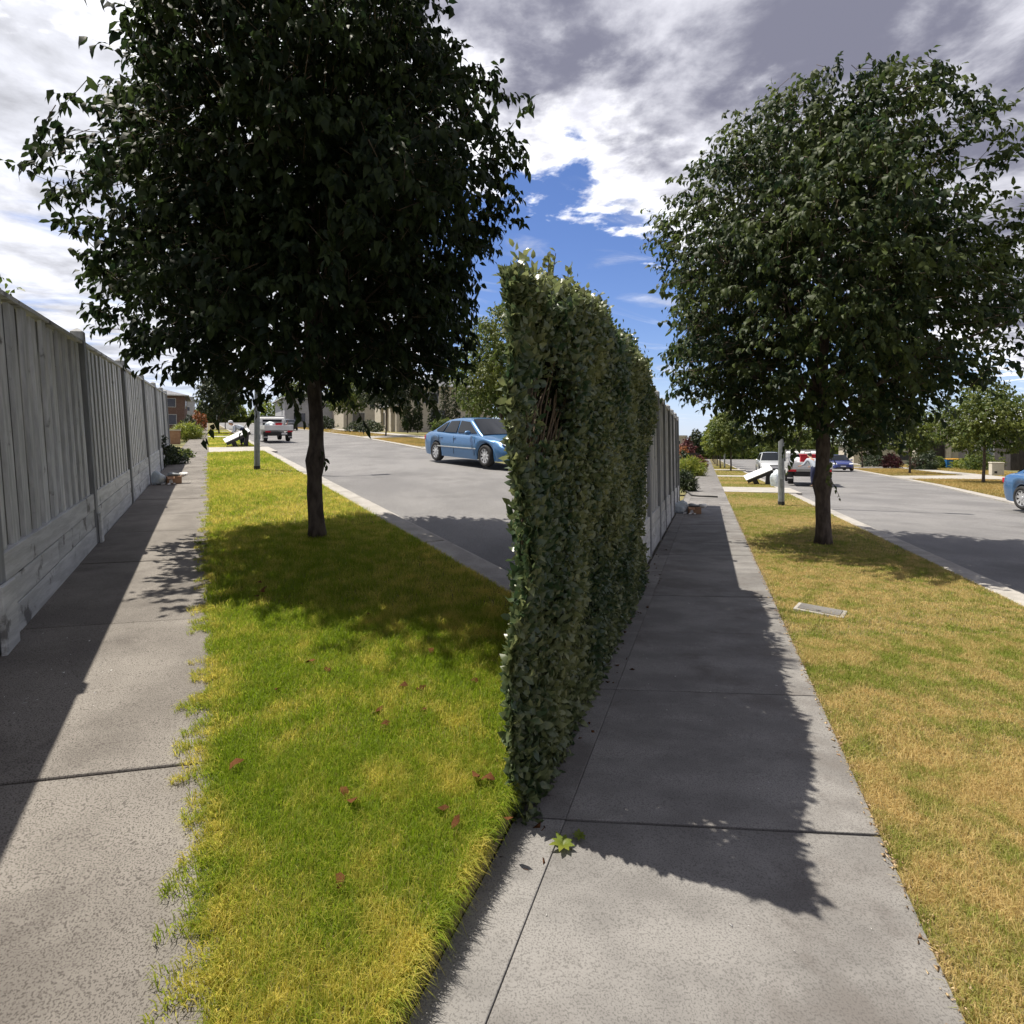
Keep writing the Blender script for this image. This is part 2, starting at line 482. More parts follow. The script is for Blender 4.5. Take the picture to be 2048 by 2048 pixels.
M_brick = mat('brick', (0.14, 0.085, 0.07), (0.22, 0.145, 0.12), 0.9, 9, bump=0.4, bscale=40, rand=0.25)
M_mortar = mat('mortar', (0.42, 0.39, 0.36), (0.5, 0.47, 0.43), 0.95, 20)
M_win = mat('window_glass', (0.03, 0.035, 0.045), None, 0.05, spec=0.9)
M_frame = mat('window_frame', (0.5, 0.5, 0.5), None, 0.6)
M_dark = mat('dark_timber', (0.025, 0.022, 0.022), (0.05, 0.045, 0.045), 0.8, 6, stretch=(1, 1, 0.2))
M_skin = mat('skin', (0.45, 0.27, 0.19), (0.5, 0.31, 0.22), 0.6, 10)
M_shirt = mat('grey_shirt', (0.36, 0.40, 0.46), (0.42, 0.46, 0.52), 0.9, 12, bump=0.4, bscale=20)
M_navyc = mat('navy_cloth', (0.012, 0.018, 0.05), (0.025, 0.03, 0.07), 0.9, 12, bump=0.4, bscale=20)
M_hat = mat('hat_cloth', (0.55, 0.56, 0.6), (0.6, 0.61, 0.64), 0.9, 12)
M_boot = mat('boot_leather', (0.05, 0.035, 0.025), (0.08, 0.06, 0.04), 0.7, 12)
M_orange = mat('orange_cloth', (0.6, 0.12, 0.04), (0.5, 0.1, 0.035), 0.9, 12)
M_bluep = mat('bin_blue', (0.03, 0.16, 0.42), (0.03, 0.14, 0.36), 0.5, 5)
M_yel = mat('bin_yellow', (0.7, 0.36, 0.04), (0.65, 0.33, 0.04), 0.5, 5)
M_hose = mat('hose_rubber', (0.02, 0.02, 0.02), (0.035, 0.033, 0.03), 0.6, 12)
M_stone = mat('stone_bollard', (0.52, 0.48, 0.40), (0.58, 0.54, 0.46), 0.85, 8, bump=0.2)

# ------------------------------------------------------------------ ground of the two streets
L_PATH = (-1.20, 0.03)
R_PATH = (-0.72, 0.62)


def clip(poly, f):
    """Clip a plan polygon to where f(x, y) >= 0 (f linear)."""
    out = []
    for i in range(len(poly)):
        a, b = poly[i], poly[(i + 1) % len(poly)]
        fa, fb = f(*a), f(*b)
        if fa >= 0: out.append(a)
        if (fa >= 0) != (fb >= 0):
            u = fa / (fa - fb); out.append((a[0] + (b[0] - a[0]) * u, a[1] + (b[1] - a[1]) * u))
    return out


# the left street's ground stops at the hedge and fence line of the right street
def L_side(x, y): return (R_PATH[0] - 0.004) - RS.inv(x, y)[1]
def L_side2(x, y): return 0.30 + 0.135 * y - x
def R_side(x, y): return RS.inv(x, y)[1] - R_PATH[0]


def st_poly(st, pts): return [tuple(st.P(s, t).xy) for s, t in pts]


def sheet(name, mat_, st, pts, h, thick=0.0, parent=None, kind='structure', world=False, mb=None, bevel=0.0):
    poly = pts if world else st_poly(st, pts)
    if st is LS:
        poly = clip(poly, L_side)
        if poly: poly = clip(poly, L_side2)
    if len(poly) < 3: return None
    own = mb is None
    mb = mb or MB()
    top = [(x, y, st.g(x, y) + h) for x, y in poly]
    b = len(mb.v); n = len(poly)
    mb.v += top; mb.f.append(tuple(range(b, b + n)))
    if thick:
        mb.v += [(x, y, z - thick) for x, y, z in top]
        for i in range(n):
            j = (i + 1) % n
            mb.f.append((b + i, b + j, b + n + j, b + n + i))
    if not own: return mb
    o = mb.build(name, mat_, parent, bevel=bevel)
    if kind and parent is None: o['kind'] = kind
    return o


def rect(s0, s1, t0, t1, k=0.0):
    return [(s0 + k * t0, t0), (s0 + k * t1, t1), (s1 + k * t1, t1), (s1 + k * t0, t0)]


BIG = 1500.0
# broad land under each street
sheet('terrain', M_land, LS, [(-BIG, -60), (40, -BIG), (BIG, -BIG), (BIG, BIG), (-40, BIG)], -0.20, 4.0, world=True)
sheet('terrain', M_land, RS, clip([(-20, -40), (BIG, -BIG), (BIG, BIG), (-10, BIG)], R_side), -0.20, 0.3, world=True)
sheet('terrain', M_land, RS, clip(clip([(0, 0), (BIG, 0), (BIG, BIG), (0, BIG)], lambda x, y: R_PATH[0] - 0.02 - RS.inv(x, y)[1]), lambda x, y: x - 0.128 * y - 0.26), -0.19, 0.3, world=True)

# roads
roadL = sheet('road', M_road, LS, [(-6, 2.60), (400, 2.60), (400, 16.0), (46.5, 11.6), (24, 9.75), (-6, 8.3)], -0.075)
roadR = sheet('road', M_road, RS, [(-6, 3.02), (400, 3.02), (400, 24.0), (130, 17.0), (70, 13.9), (35, 10.5), (23, 8.85), (-6, 6.0)], -0.075)

# concrete footpaths: a bed with one object per slab


def footpath(name, st, t0, t1, joints, k, m_, splits=None, far=400, bev=0.008):
    bed = sheet(name, M_dirt, st, rect(joints[0] - 3, far, t0 - 0.06, t1 + 0.03), -0.05)
    for a, b in zip(joints[:-1], joints[1:]):
        cuts = [t0] + (splits or []) + [t1]
        for c0, c1 in zip(cuts[:-1], cuts[1:]):
            g = 0.006
            gt = 0.0008
            sheet('slab', m_, st, rect(a + g, b - g, c0 + (gt if c0 != t0 else 0), c1 - (gt if c1 != t1 else 0), k), R_.uniform(-0.003, 0.004), 0.08, parent=bed, bevel=bev)
    sheet('slab', m_, st, rect(joints[-1] + 0.006, far, t0, t1, k), 0.0, 0.08, parent=bed)
    return bed


jL = [-1.1, 0.74, 2.57, 4.43, 6.31, 7.96, 9.36] + [9.36 + 1.75 * i for i in range(1, 18)]
footpath('footpath', LS, L_PATH[0], L_PATH[1], jL, -0.27, M_pathL)
jR = [-1.2, 0.07, 1.36, 2.61 - 0.25, 3.69, 4.93, 6.2] + [6.2 + 1.27 * i for i in range(1, 22)]
footpath('footpath', RS, R_PATH[0], R_PATH[1], jR, 0.38, M_pathR, splits=[-0.53], bev=0.0035)

# crossovers / driveways over the verge
drivesL = [(26.2, 30.6), (47.5, 50.5), (68, 71)]
drivesR = [(24.0, 27.6), (40.5, 43.0), (57.5, 60.5), (78, 81)]
KL, KR = (2.36, 2.66), (2.84, 3.10)
for a, b in drivesL: sheet('driveway', M_drive, LS, rect(a, b, 0.034, KL[1] + 0.25, -0.15), 0.004, 0.1)
for a, b in drivesR: sheet('driveway', M_drive, RS, rect(a, b, 0.624, KR[1] + 0.25, 0.12), 0.004, 0.1)


def kerb(st, t0, t1, s0, s1, step, drives, mm):
    bed = sheet('kerb', M_dirt, st, rect(s0, 300, t0, t1 + 0.12), -0.072)
    s = s0
    while s < s1:
        e = min(s + step, s1)
        mid = (s + e) / 2
        if not any(a - 0.8 < mid < b + 0.8 for a, b in drives):
            sheet('kerb_section', mm, st, rect(s + 0.004, e - 0.004, t0, t1), 0.0, 0.08, parent=bed, bevel=0.025)
            sheet('gutter', mm, st, rect(s + 0.004, e - 0.004, t1 + 0.003, t1 + 0.10), -0.05, 0.04, parent=bed, bevel=0.008)
        s = e
    sheet('kerb_section', mm, st, rect(s1 + 0.01, 300, t0, t1), 0.0, 0.08, parent=bed)
    return bed


kerb(LS, *KL, -2.0, 60.0, 2.0, drivesL, M_kerb)
kerb(RS, *KR, -2.0, 64.0, 2.0, drivesR, M_kerb)

# verges: soil sheets (the turf grows on them below)
LAWNS = []


def lawn(st, s0, s1, t0, t1, k=0.0):
    o = sheet('lawn', M_soil, st, rect(s0, s1, t0, t1, k), -0.012, 0.12)
    LAWNS.append((st, s0, s1, t0, t1, k)); return o


cutL = [-3.0] + [x for d in drivesL for x in d] + [200]
for a, b in zip(cutL[::2], cutL[1::2]): lawn(LS, a, b, L_PATH[1] + 0.003, KL[0] - 0.003, -0.15 if a > 0 else 0)
cutR = [-3.0] + [x for d in drivesR for x in d] + [200]
for a, b in zip(cutR[::2], cutR[1::2]): lawn(RS, a, b, R_PATH[1] + 0.003, KR[0] - 0.003, 0.12 if a > 0 else 0)
# the far corner of the near left lawn, between its kerb and the hedge, is closed by the kerb line itself
sheet('far_kerb', M_kerb, LS, [(20.5, 9.42), (26.5, 9.98), (46.5, 11.58), (300, 14.2), (300, 15.6), (46.5, 12.0), (26.5, 10.35), (20.5, 9.75)], -0.02, 0.08)
sheet('far_kerb', M_kerb, RS, [(12, 7.2), (23, 8.80), (35, 10.45), (70, 13.85), (130, 16.95), (300, 21.3), (300, 22), (130, 17.3), (70, 14.2), (35, 10.8), (23, 9.15), (12, 7.9)], -0.02, 0.08)
# opposite sides: verge, crossing driveways, far footpath
sheet('verge', M_soil, LS, [(20.5, 9.75), (26.5, 10.35), (46.5, 12.0), (300, 15.6), (300, 19), (46.5, 15.5), (20.5, 13.2)], -0.03, 0.1)
sheet('verge', M_soil, RS, [(12, 7.9), (23, 9.15), (35, 10.8), (70, 14.2), (130, 17.3), (300, 22), (300, 27), (130, 22.5), (70, 19), (35, 15.2), (12, 11.0)], -0.03, 0.1)
sheet('far_footpath', M_drive, LS, [(18, 13.0), (46.5, 15.6), (300, 19.1), (300, 20.6), (46.5, 17.1), (18, 14.5)], 0.0, 0.06)
sheet('far_footpath', M_drive, RS, [(12, 11.1), (35, 15.3), (70, 19.1), (130, 22.6), (300, 27.1), (300, 28.8), (130, 24.2), (70, 20.7), (35, 16.9), (12, 12.7)], 0.0, 0.06)
for pts in ([(21, 9.6), (26.0, 10.1), (27.5, 13.4), (22.0, 13.0)], [(40, 11.2), (43.5, 11.5), (46.5, 15.6), (42.5, 15.2)], [(62, 13.0), (66, 13.3), (69, 17), (64, 16.5)]):
    sheet('driveway', M_drive, LS, pts, 0.006, 0.08)
for pts in ([(17, 7.9), (22.5, 8.9), (25.5, 13.2), (19.5, 12.5)], [(41.5, 11.1), (46.5, 11.6), (50.5, 17.1), (43.5, 16.4)], [(71, 14.0), (78, 14.6), (82, 20), (74, 19.3)]):
    sheet('driveway', M_drive, RS, pts, 0.006, 0.08)

# ------------------------------------------------------------------ turf


def blades(P, H, Wd, lean, three, az=None):
    N = len(P)
    az = NR.uniform(0, 2 * np.pi, N) if az is None else az
    f = NR.uniform(0, 2 * np.pi, N)
    Ld = np.stack([np.cos(az), np.sin(az), np.zeros(N)], 1)
    Sd = np.stack([np.cos(f), np.sin(f), np.zeros(N)], 1)
    H = H[:, None]; Wd = np.broadcast_to(np.asarray(Wd, float), (N,))[:, None]; lean = lean[:, None]
    up = np.array([0, 0, 1.0])
    tip = P + Ld * H * np.sin(lean) + up * H * np.cos(lean)
    if three:
        mid = P + Ld * H * .5 * np.sin(lean * .45) + up * H * .55 * np.cos(lean * .45)
        V = np.stack([P - Sd * Wd / 2, P + Sd * Wd / 2, mid + Sd * Wd * .42, mid - Sd * Wd * .42, tip], 1)
        b = (np.arange(N) * 5)[:, None, None]
        T = b + np.array([[0, 1, 2], [0, 2, 3], [3, 2, 4]])[None]; k = 5
    else:
        V = np.stack([P - Sd * Wd / 2, P + Sd * Wd / 2, tip], 1)
        b = (np.arange(N) * 3)[:, None, None]
        T = b + np.array([[0, 1, 2]])[None]; k = 3
    return V.reshape(-1, 3), T.reshape(-1, 3), k


def to_xy(st, s, t): return st.d.x * s + st.n.x * t, st.d.y * s + st.n.y * t


def lump(x, y, f, seed):
    r = np.random.default_rng(seed); o = np.zeros_like(x)
    for i in range(6):
        a = r.uniform(0, 6.28); k = f * r.uniform(.6, 1.8)
        o += np.sin((x * math.cos(a) + y * math.sin(a)) * k + r.uniform(0, 6.28))
    return o / 3.0


def turf(name, st, mat_, lawns, bands, seed, hbase, left_limit, jag):
    VV, TT, AA = [], [], []; off = 0
    for (y0, y1, dens, w, three) in bands:
        for (s0, s1, t0, t1, k) in lawns:
            a, b = max(s0, y0 / st.d.y - 3.5), min(s1, y1 / st.d.y + 3.5)
            if b <= a: continue
            n = int((b - a) * (t1 - t0 + jag) * dens)
            s = NR.uniform(a, b, n); t = NR.uniform(t0 - jag, t1, n)
            s = s + k * t * (1 if s0 > 0 else 0)
            # the mown edge wanders; runners reach over the concrete in tufts
            edge = t0 + (lump(s, s * 0, 9.0, 91) + lump(s, s * 0, 31.0, 92) + NR.normal(0, .35, n)) * jag * 0.2 - jag * 0.40
            x, y = to_xy(st, s, t)
            if st is LS: keep_far = (R_PATH[0] - 0.01 - (RS.n.x * x + RS.n.y * y) > 0) & (x < 0.28 + 0.135 * y)
            else: keep_far = np.ones(n, bool)
            keep = (t > edge) & (y > y0) & (y <= y1) & (x / y > -1.05) & (x / y < 1.55) & keep_far & (s > s0 + k * t) & (s < s1 + k * t)
            x, y, s, t = x[keep], y[keep], s[keep], t[keep]
            n = len(x)
            if not n: continue
            g = lump(x, y, 2.2, seed) * .5 + lump(x, y, 9.0, seed + 1) * .35
            h = hbase * NR.uniform(.45, 1.5, n) * (1 + .28 * g)
            lean = np.clip(NR.normal(.75, .35, n), .1, 1.5)
            V, T, kk = blades(np.stack([x, y, st.k * y - .014], 1), h * (1 if three else 1.15), w * NR.uniform(.7, 1.3, n), lean, three)
            v = np.clip(NR.beta(1.3, 1.6, n) - .16 * g + .30 * lump(x, y, 1.1, seed + 40) + (.06 if st is LS else 0), 0, 1)
            VV.append(V); TT.append(T + off); AA.append(np.repeat(v, kk)); off += len(V)
    me = np_mesh(name, np.concatenate(VV), np.concatenate(TT), np.concatenate(AA))
    o = add(name, me, mat_)
    o['kind'] = 'stuff'
    return o


tg = turf('grass', LS, M_grassL, [l[1:] for l in LAWNS if l[0] is LS],
          [(0.9, 2.4, 46000, .0024, True), (2.4, 4.2, 24000, .0032, True), (4.2, 7.5, 11000, .0045, True), (7.5, 14, 4200, .009, False), (14, 30, 1500, .018, False), (30, 70, 300, .05, False)], 3, .054, 0, .10)
tg = turf('grass', RS, M_grassR, [l[1:] for l in LAWNS if l[0] is RS],
          [(1.0, 2.6, 46000, .0024, True), (2.6, 4.4, 24000, .0032, True), (4.4, 8, 10000, .0045, True), (8, 15, 4000, .009, False), (15, 32, 1500, .018, False), (32, 80, 300, .05, False)], 5, .034, 0, .012)


def runners(st, edge, s_list, mat_):
    """Couch-grass runners that creep over the path edge."""
    VV, TT, AA = [], [], []; off = 0
    for s in s_list:
        L = NR.uniform(.03, .20); n = int(L * 560)
        u = NR.uniform(0, 1, n); wob = NR.uniform(-.5, .5)
        tt = edge + .02 - u * L; ss = s + u * L * wob + NR.normal(0, .016, n)
        x, y = to_xy(st, ss, tt)
        az = math.atan2(-st.n.y, -st.n.x) + NR.normal(0, 1.15, n)
        V, T, k = blades(np.stack([x, y, st.k * y + .004 + .012 * (1 - u)], 1), NR.uniform(.022, .055, n), np.full(n, .0033), np.clip(NR.normal(1.05, .3, n), .3, 1.5), True, az)
        VV.append(V); TT.append(T + off); AA.append(np.repeat(NR.beta(2, 2, n), k)); off += len(V)
    o = add('grass', np_mesh('grass_runners', np.concatenate(VV), np.concatenate(TT), np.concatenate(AA)), mat_)
    o['kind'] = 'stuff'


def overhang(n):
    """Turf that hangs over the low step between the left lawn and the right path."""
    s = NR.uniform(.4, 3.0, n); t = R_PATH[0] - NR.uniform(-.004, .05, n)
    x, y = to_xy(RS, s, t)
    az = math.atan2(RS.n.y, RS.n.x) + NR.normal(0, .9, n)
    z = LS.k * y - .012 - NR.uniform(0, 1, n) ** 2 * .5 * (LS.k - RS.k) * y * (t > R_PATH[0] - .012)
    V, T, k = blades(np.stack([x, y, z], 1), NR.uniform(.03, .075, n), np.full(n, .003), np.clip(NR.normal(1.35, .45, n), .3, 2.3), True, az)
    o = add('grass', np_mesh('grass_overhang', V, T, np.repeat(NR.beta(2, 2.4, n), k)), M_grassL); o['kind'] = 'stuff'


overhang(9000)
runners(LS, L_PATH[1], np.concatenate([np.array([1.55, 1.72, 1.78, 1.92, 2.0, 2.05, 2.2, 2.33, 2.42, 2.47, 2.62, 2.7, 2.75, 2.95, 3.0, 3.42, 3.47, 4.2, 5.2, 5.9, 6.3]), NR.uniform(1.0, 3.4, 75), NR.uniform(3.4, 9, 80), NR.uniform(9, 25, 40)]), M_grassL)
# far verges across the roads


def far_turf(st, tfun, s0, s1, n, width, h, seed):
    s = NR.uniform(s0, s1, n); lo, hi = tfun(s)
    t = lo + (hi - lo) * NR.uniform(0, 1, n)
    x, y = to_xy(st, s, t)
    keep = (x / y > -1.0) & (x / y < 1.2)
    if st is LS: keep &= x < 0.28 + 0.135 * y
    x, y = x[keep], y[keep]; n = len(x)
    g = lump(x, y, .8, seed)
    V, T, k = blades(np.stack([x, y, st.k * y - .03], 1), h * NR.uniform(.6, 1.3, n), width * NR.uniform(.7, 1.3, n), np.clip(NR.normal(.6, .3, n), .1, 1.3), False)
    o = add('grass', np_mesh('grass_far', V, T, np.repeat(np.clip(NR.beta(2, 2, n) + .25 + .2 * g, 0, 1), k)), M_grassF)
    o['kind'] = 'stuff'


far_turf(LS, lambda s: (np.interp(s, [20, 26, 46, 300], [9.8, 10.4, 12.05, 15.6]), np.interp(s, [20, 46, 300], [12.9, 15.4, 18.9])), 27.6, 40, 16000, .03, .07, 2)
far_turf(LS, lambda s: (np.interp(s, [20, 26, 46, 300], [9.8, 10.4, 12.05, 15.6]), np.interp(s, [20, 46, 300], [12.9, 15.4, 18.9])), 46, 110, 16000, .06, .09, 2)
far_turf(RS, lambda s: (np.interp(s, [12, 23, 35, 70, 130], [8.0, 9.2, 10.85, 14.3, 17.4]), np.interp(s, [12, 35, 70, 130], [10.9, 15.1, 18.9, 22.4])), 25.5, 43.0, 20000, .03, .08, 8)
far_turf(RS, lambda s: (np.interp(s, [12, 23, 35, 70, 130], [8.0, 9.2, 10.85, 14.3, 17.4]), np.interp(s, [12, 35, 70, 130], [10.9, 15.1, 18.9, 22.4])), 50, 72, 16000, .045, .09, 9)
far_turf(RS, lambda s: (np.interp(s, [12, 35, 70, 130], [12.8, 17.0, 20.8, 24.3]), np.interp(s, [12, 35, 70, 130], [16.5, 21, 25, 29])), 40, 100, 16000, .06, .09, 10)

# ------------------------------------------------------------------ fences: posts, palings and sleepers, piece by piece


def fence(label, st, s0, t0, posts, H, slp_h, lean, pitch, group=None):
    o = thing('paling_fence', label, 'fence', st, s0, t0)
    o.rotation_euler = (Matrix.Rotation(st.rot, 4, 'Z') @ Matrix.Rotation(-rad(lean), 4, 'Y')).to_euler()
    kz = st.k * st.d.y

    def z(y): return kz * y
    pw, bw = pitch * .54, pitch * .84
    zb = slp_h - 0.02
    mp = MB().box(0.002, 0.032, -pw / 2, pw / 2, 0, H - zb - 0.01).mesh('paling'); mp.materials.append(M_pal)
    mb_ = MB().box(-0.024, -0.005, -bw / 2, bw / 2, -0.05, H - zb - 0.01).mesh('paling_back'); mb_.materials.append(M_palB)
    for i, y in enumerate(posts):
        hh = H + 0.17 + R_.uniform(-.02, .02)
        m = MB()
        w = .058
        m.box(-.055, .075, y - w, y + w, z(y) - .1, z(y) + hh - .05)
        b = len(m.v)
        c = (.01, y, z(y) + hh)
        zt = z(y) + hh - .05
        m.v += [(-.055, y - w, zt + .001), (.075, y - w, zt + .001), (.075, y + w, zt + .001), (-.055, y + w, zt + .001), c]
        m.f += [(b, b + 1, b + 4), (b + 1, b + 2, b + 4), (b + 2, b + 3, b + 4), (b + 3, b, b + 4)]
        m.build('post', M_post, o)
        if i == len(posts) - 1: break
        y2 = posts[i + 1]
        a, e = y + w + .003, y2 - w - .003
        nb = max(2, int((e - a) / pitch)); p = (e - a) / nb
        for j in range(nb):
            yy = a + p * (j + .5)
            q = bpy.data.objects.new('paling', mp); C.objects.link(q); q.parent = o
            q.location = (R_.uniform(-.002, .002), yy, z(yy) + zb + R_.uniform(-.025, .008)); q.rotation_euler = (R_.uniform(-.004, .004), R_.uniform(-.004, .004), R_.uniform(-.015, .015))
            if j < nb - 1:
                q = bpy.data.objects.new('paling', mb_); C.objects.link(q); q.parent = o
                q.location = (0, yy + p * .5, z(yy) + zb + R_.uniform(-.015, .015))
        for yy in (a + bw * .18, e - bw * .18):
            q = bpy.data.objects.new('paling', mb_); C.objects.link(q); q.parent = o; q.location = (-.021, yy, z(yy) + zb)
        # top rail
        m = MB()
        yA, yE = a - .002, e + .002
        for (x0, x1, h0, h1) in ((-.06, .062, H - .002, H + .034),):
            b = len(m.v)
            for yy in (yA, yE):
                m.v += [(x0, yy, z(yy) + h0), (x1, yy, z(yy) + h0), (x1, yy, z(yy) + h1), (x0, yy, z(yy) + h1)]
            m.f += [(b, b + 3, b + 2, b + 1), (b + 4, b + 5, b + 6, b + 7)] + [(b + q, b + (q + 1) % 4, b + 4 + (q + 1) % 4, b + 4 + q) for q in range(4)]
        m.build('top_rail', M_slp, o)
        # sleepers, some butt-jointed mid bay
        rows = 3; rh = slp_h / rows
        for r in range(rows):
            cuts = [a, e]
            if r == 1 and i % 2 == 1: cuts = [a, a + (e - a) * .45, e]
            for c0, c1 in zip(cuts[:-1], cuts[1:]):
                dx = R_.uniform(-.006, .006)
                m = MB(); b = len(m.v)
                for yy in (c0 + .003, c1 - .003):
                    h0, h1 = r * rh + .004 - (.05 if r == 0 else 0), (r + 1) * rh - .004
                    m.v += [(-.02, yy, z(yy) + h0), (.056 + dx, yy, z(yy) + h0), (.056 + dx, yy, z(yy) + h1), (-.02, yy, z(yy) + h1)]
                m.f += [(b, b + 3, b + 2, b + 1), (b + 4, b + 5, b + 6, b + 7)] + [(b + q, b + (q + 1) % 4, b + 4 + (q + 1) % 4, b + 4 + q) for q in range(4)]
                m.build('sleeper', M_slp, o, bevel=.006)
    return o


fL = fence('long white-grey paling fence leaning along the left footpath', LS, 0.0, -1.245, [.95, 4.40, 7.70, 11.1, 14.4, 17.6, 20.4, 22.3], 2.40, .60, 3.6, .27)
m = MB().box(.078, .11, 4.26, 4.52, -.02 + .13, .44 + .13)
m.build('sleeper_end', M_slp, fL, bevel=.006)
m = MB().box(.080, .112, 7.66, 7.78, .24 - .3, .24 + .36)
m.build('sleeper_end', M_slp, fL, bevel=.006)
fR = fence('grey-white paling fence beyond the tall clipped hedge', RS, 6.2, -.83, [.1, 2.2, 4.0, 5.4, 7.0, 8.4, 9.9, 11.0], 2.52, .58, 0.8, .25)

# ------------------------------------------------------------------ trees


def vary(ph, n):
    k = NR.uniform(0, 6.28, (4,)); return k


def tree(name, label, st, s, t, prof, nt_, npt, LL, LW, lm, tr, ttop, limbs=12, parts=0, skew=(0.0, 0.0), seed=1, group=None, cat='tree', lumps=.16,
         droop=.75, bulge=None, trunk_k=14, hole=None, twig_vis=1.0, gap=.35, h=0.0):
    global NR
    keep_rng = NR; NR = np.random.default_rng(seed)
    rr = random.Random(seed)
    o = thing(name, label, cat, st, s, t, group=group, h=h)
    o.rotation_euler = (0, 0, 0)
    z_, r_, d_ = (np.array(q, float) for q in zip(*prof))
    ph = NR.uniform(0, 6.28, 8)

    def env(zz, f):
        r = np.interp(zz, z_, r_)
        k = 1 + lumps * (np.sin(2 * f + ph[0] + zz * .9) + np.sin(3 * f + ph[1] - zz * 1.7) + .8 * np.sin(5 * f + ph[2] + zz * 2.3) + .6 * np.sin(7 * f + ph[3] - zz * 3.1)) * .6
        k += skew[0] * np.cos(f) + skew[1] * np.sin(f)
        return r * k

    def gapn(p):
        q = np.zeros(len(p))
        rg = np.random.default_rng(seed + 5)
        for i in range(7):
            a = rg.normal(size=3); a = a / np.linalg.norm(a) * rg.uniform(1.6, 4.2)
            q += np.sin(p @ a + rg.uniform(0, 6.28))
        return q / 3.0
    zz = NR.uniform(z_[0], z_[-1], nt_ * 6)
    w = np.interp(zz, z_, r_) ** 1.7 * np.interp(zz, z_, d_)
    zz = zz[NR.uniform(0, w.max(), len(zz)) < w]
    f = NR.uniform(-np.pi, np.pi, len(zz))
    zmid = (z_[0] + z_[-1]) / 2
    rho = NR.uniform(0.04, 1, len(zz)) ** .5
    low = zz < z_[0] + .22 * (z_[-1] - z_[0])
    rho = np.where(low, .30 + .70 * rho, rho)
    R = env(zz, f) * rho
    Q = np.stack([R * np.cos(f), R * np.sin(f), zz], 1)
    ok = gapn(Q) < 1.15 - gap * (rho < .9)
    Q, f, rho = Q[ok][:nt_], f[ok][:nt_], rho[ok][:nt_]
    n = len(Q)
    rad_ = np.stack([np.cos(f), np.sin(f), np.zeros(n)], 1)
    size = (r_.max() / 3.0) ** .5
    tl = NR.uniform(.28, .62, n) * size
    dirt = unit(rad_ * .9 + np.array([0, 0, 1.0]) * (NR.normal(.15, .45, n) - .25 * (zz.mean() > Q[:, 2]))[:, None] + rnd_dir(n) * .45)
    base = Q - dirt * tl[:, None] * .6
    # leaves along every twig
    u = np.tile(np.linspace(.12, 1.05, npt), (n, 1)) + NR.uniform(-.05, .05, (n, npt))
    Pl = base[:, None, :] + dirt[:, None, :] * (tl[:, None] * u)[:, :, None]
    Pl[:, :, 2] -= (u ** 2) * tl[:, None] * .16
    Pl = Pl.reshape(-1, 3) + NR.normal(0, .02 * size, (n * npt, 3))
    D = np.repeat(dirt, npt, 0) * .45 + rnd_dir(n * npt) * .65 + np.array([0, 0, -droop])
    U = np.repeat(rad_, npt, 0) * .6 + rnd_dir(n * npt) * .8 + np.array([0, 0, .7])
    LLs = LL * NR.uniform(.62, 1.2, n * npt); LWs = LLs * (LW / LL) * NR.uniform(.75, 1.2, n * npt)
    if hole is not None:
        hp, hd, hr = hole
        rel = Pl - np.array(hp); tt = rel @ np.array(hd)
        dist = np.linalg.norm(rel - tt[:, None] * np.array(hd), axis=1)
        k_ = dist > hr * NR.uniform(.75, 1.25, len(dist))
        Pl, D, U, LLs, LWs = Pl[k_], D[k_], U[k_], LLs[k_], LWs[k_]
    # single leaves that show largest become objects of their own
    if parts:
        cl = np.array(st.P(s, t, h)); eye = np.array([0, 0, EYE])
        dist = np.linalg.norm(Pl + cl - eye, axis=1)
        tr_ = np.argsort(dist + NR.uniform(0, 1.2, len(dist)))[:parts]
        vs = []
        for q in range(3):
            V, T = leaf_np(np.zeros((1, 3)), np.array([[0, 1.0, 0]]), np.array([[0, 0, 1.0]]), 1.0, [.44, .5, .56][q], [.12, .2, .28][q], [.12, .25, .35][q], True)
            me = np_mesh('leaf', V, T, np.full(8, [.2, .5, .8][q])); me.materials.append(lm); vs.append(me)
        for i in tr_:
            d = Vector(D[i]).normalized(); sd = d.cross(Vector(U[i])).normalized(); uu = sd.cross(d)
            q = bpy.data.objects.new('leaf', vs[i % 3]); C.objects.link(q); q.parent = o
            mm = Matrix((sd, d, uu)).transposed().to_4x4() @ Matrix.Scale(float(LLs[i]), 4)
            mm.translation = Vector(Pl[i]); q.matrix_basis = mm
        k_ = np.ones(len(Pl), bool); k_[tr_] = False
        Pl, D, U, LLs, LWs = Pl[k_], D[k_], U[k_], LLs[k_], LWs[k_]
    V, T = leaf_np(Pl, D, U, LLs, LWs)
    a = np.repeat(np.clip(NR.beta(2, 2, len(Pl)), 0, 1), 6)
    q = add('foliage', np_mesh('foliage', V, T, a), lm, o); q['kind'] = 'stuff'
    # twigs: slim three-sided cones
    k_ = NR.uniform(0, 1, n) < twig_vis
    b0, d0, t0 = base[k_], dirt[k_], tl[k_][:, None]
    m_ = len(b0)
    b0 = b0 - d0 * t0 * .35
    s1 = unit(np.cross(d0, rnd_dir(m_))); s2 = np.cross(d0, s1); wv = .006 * size
    tip = b0 + d0 * t0 * 1.4; tip[:, 2] -= (t0[:, 0]) * .16
    V = np.stack([b0 + s1 * wv, b0 - s1 * wv * .5 + s2 * wv * .87, b0 - s1 * wv * .5 - s2 * wv * .87, tip], 1).reshape(-1, 3)
    T = ((np.arange(m_) * 4)[:, None, None] + np.array([[0, 1, 3], [1, 2, 3], [2, 0, 3]])[None]).reshape(-1, 3)
    q = add('twigs', np_mesh('twigs', V, T), M_twig, o); q['kind'] = 'stuff'
    # trunk with root flare, old pruning swelling and a leader
    m = MB(); pts, rs = [], []
    topz = ttop + (z_[-1] - ttop) * .55
    lx, ly = rr.uniform(-.05, .05), rr.uniform(-.05, .05)
    K = 26
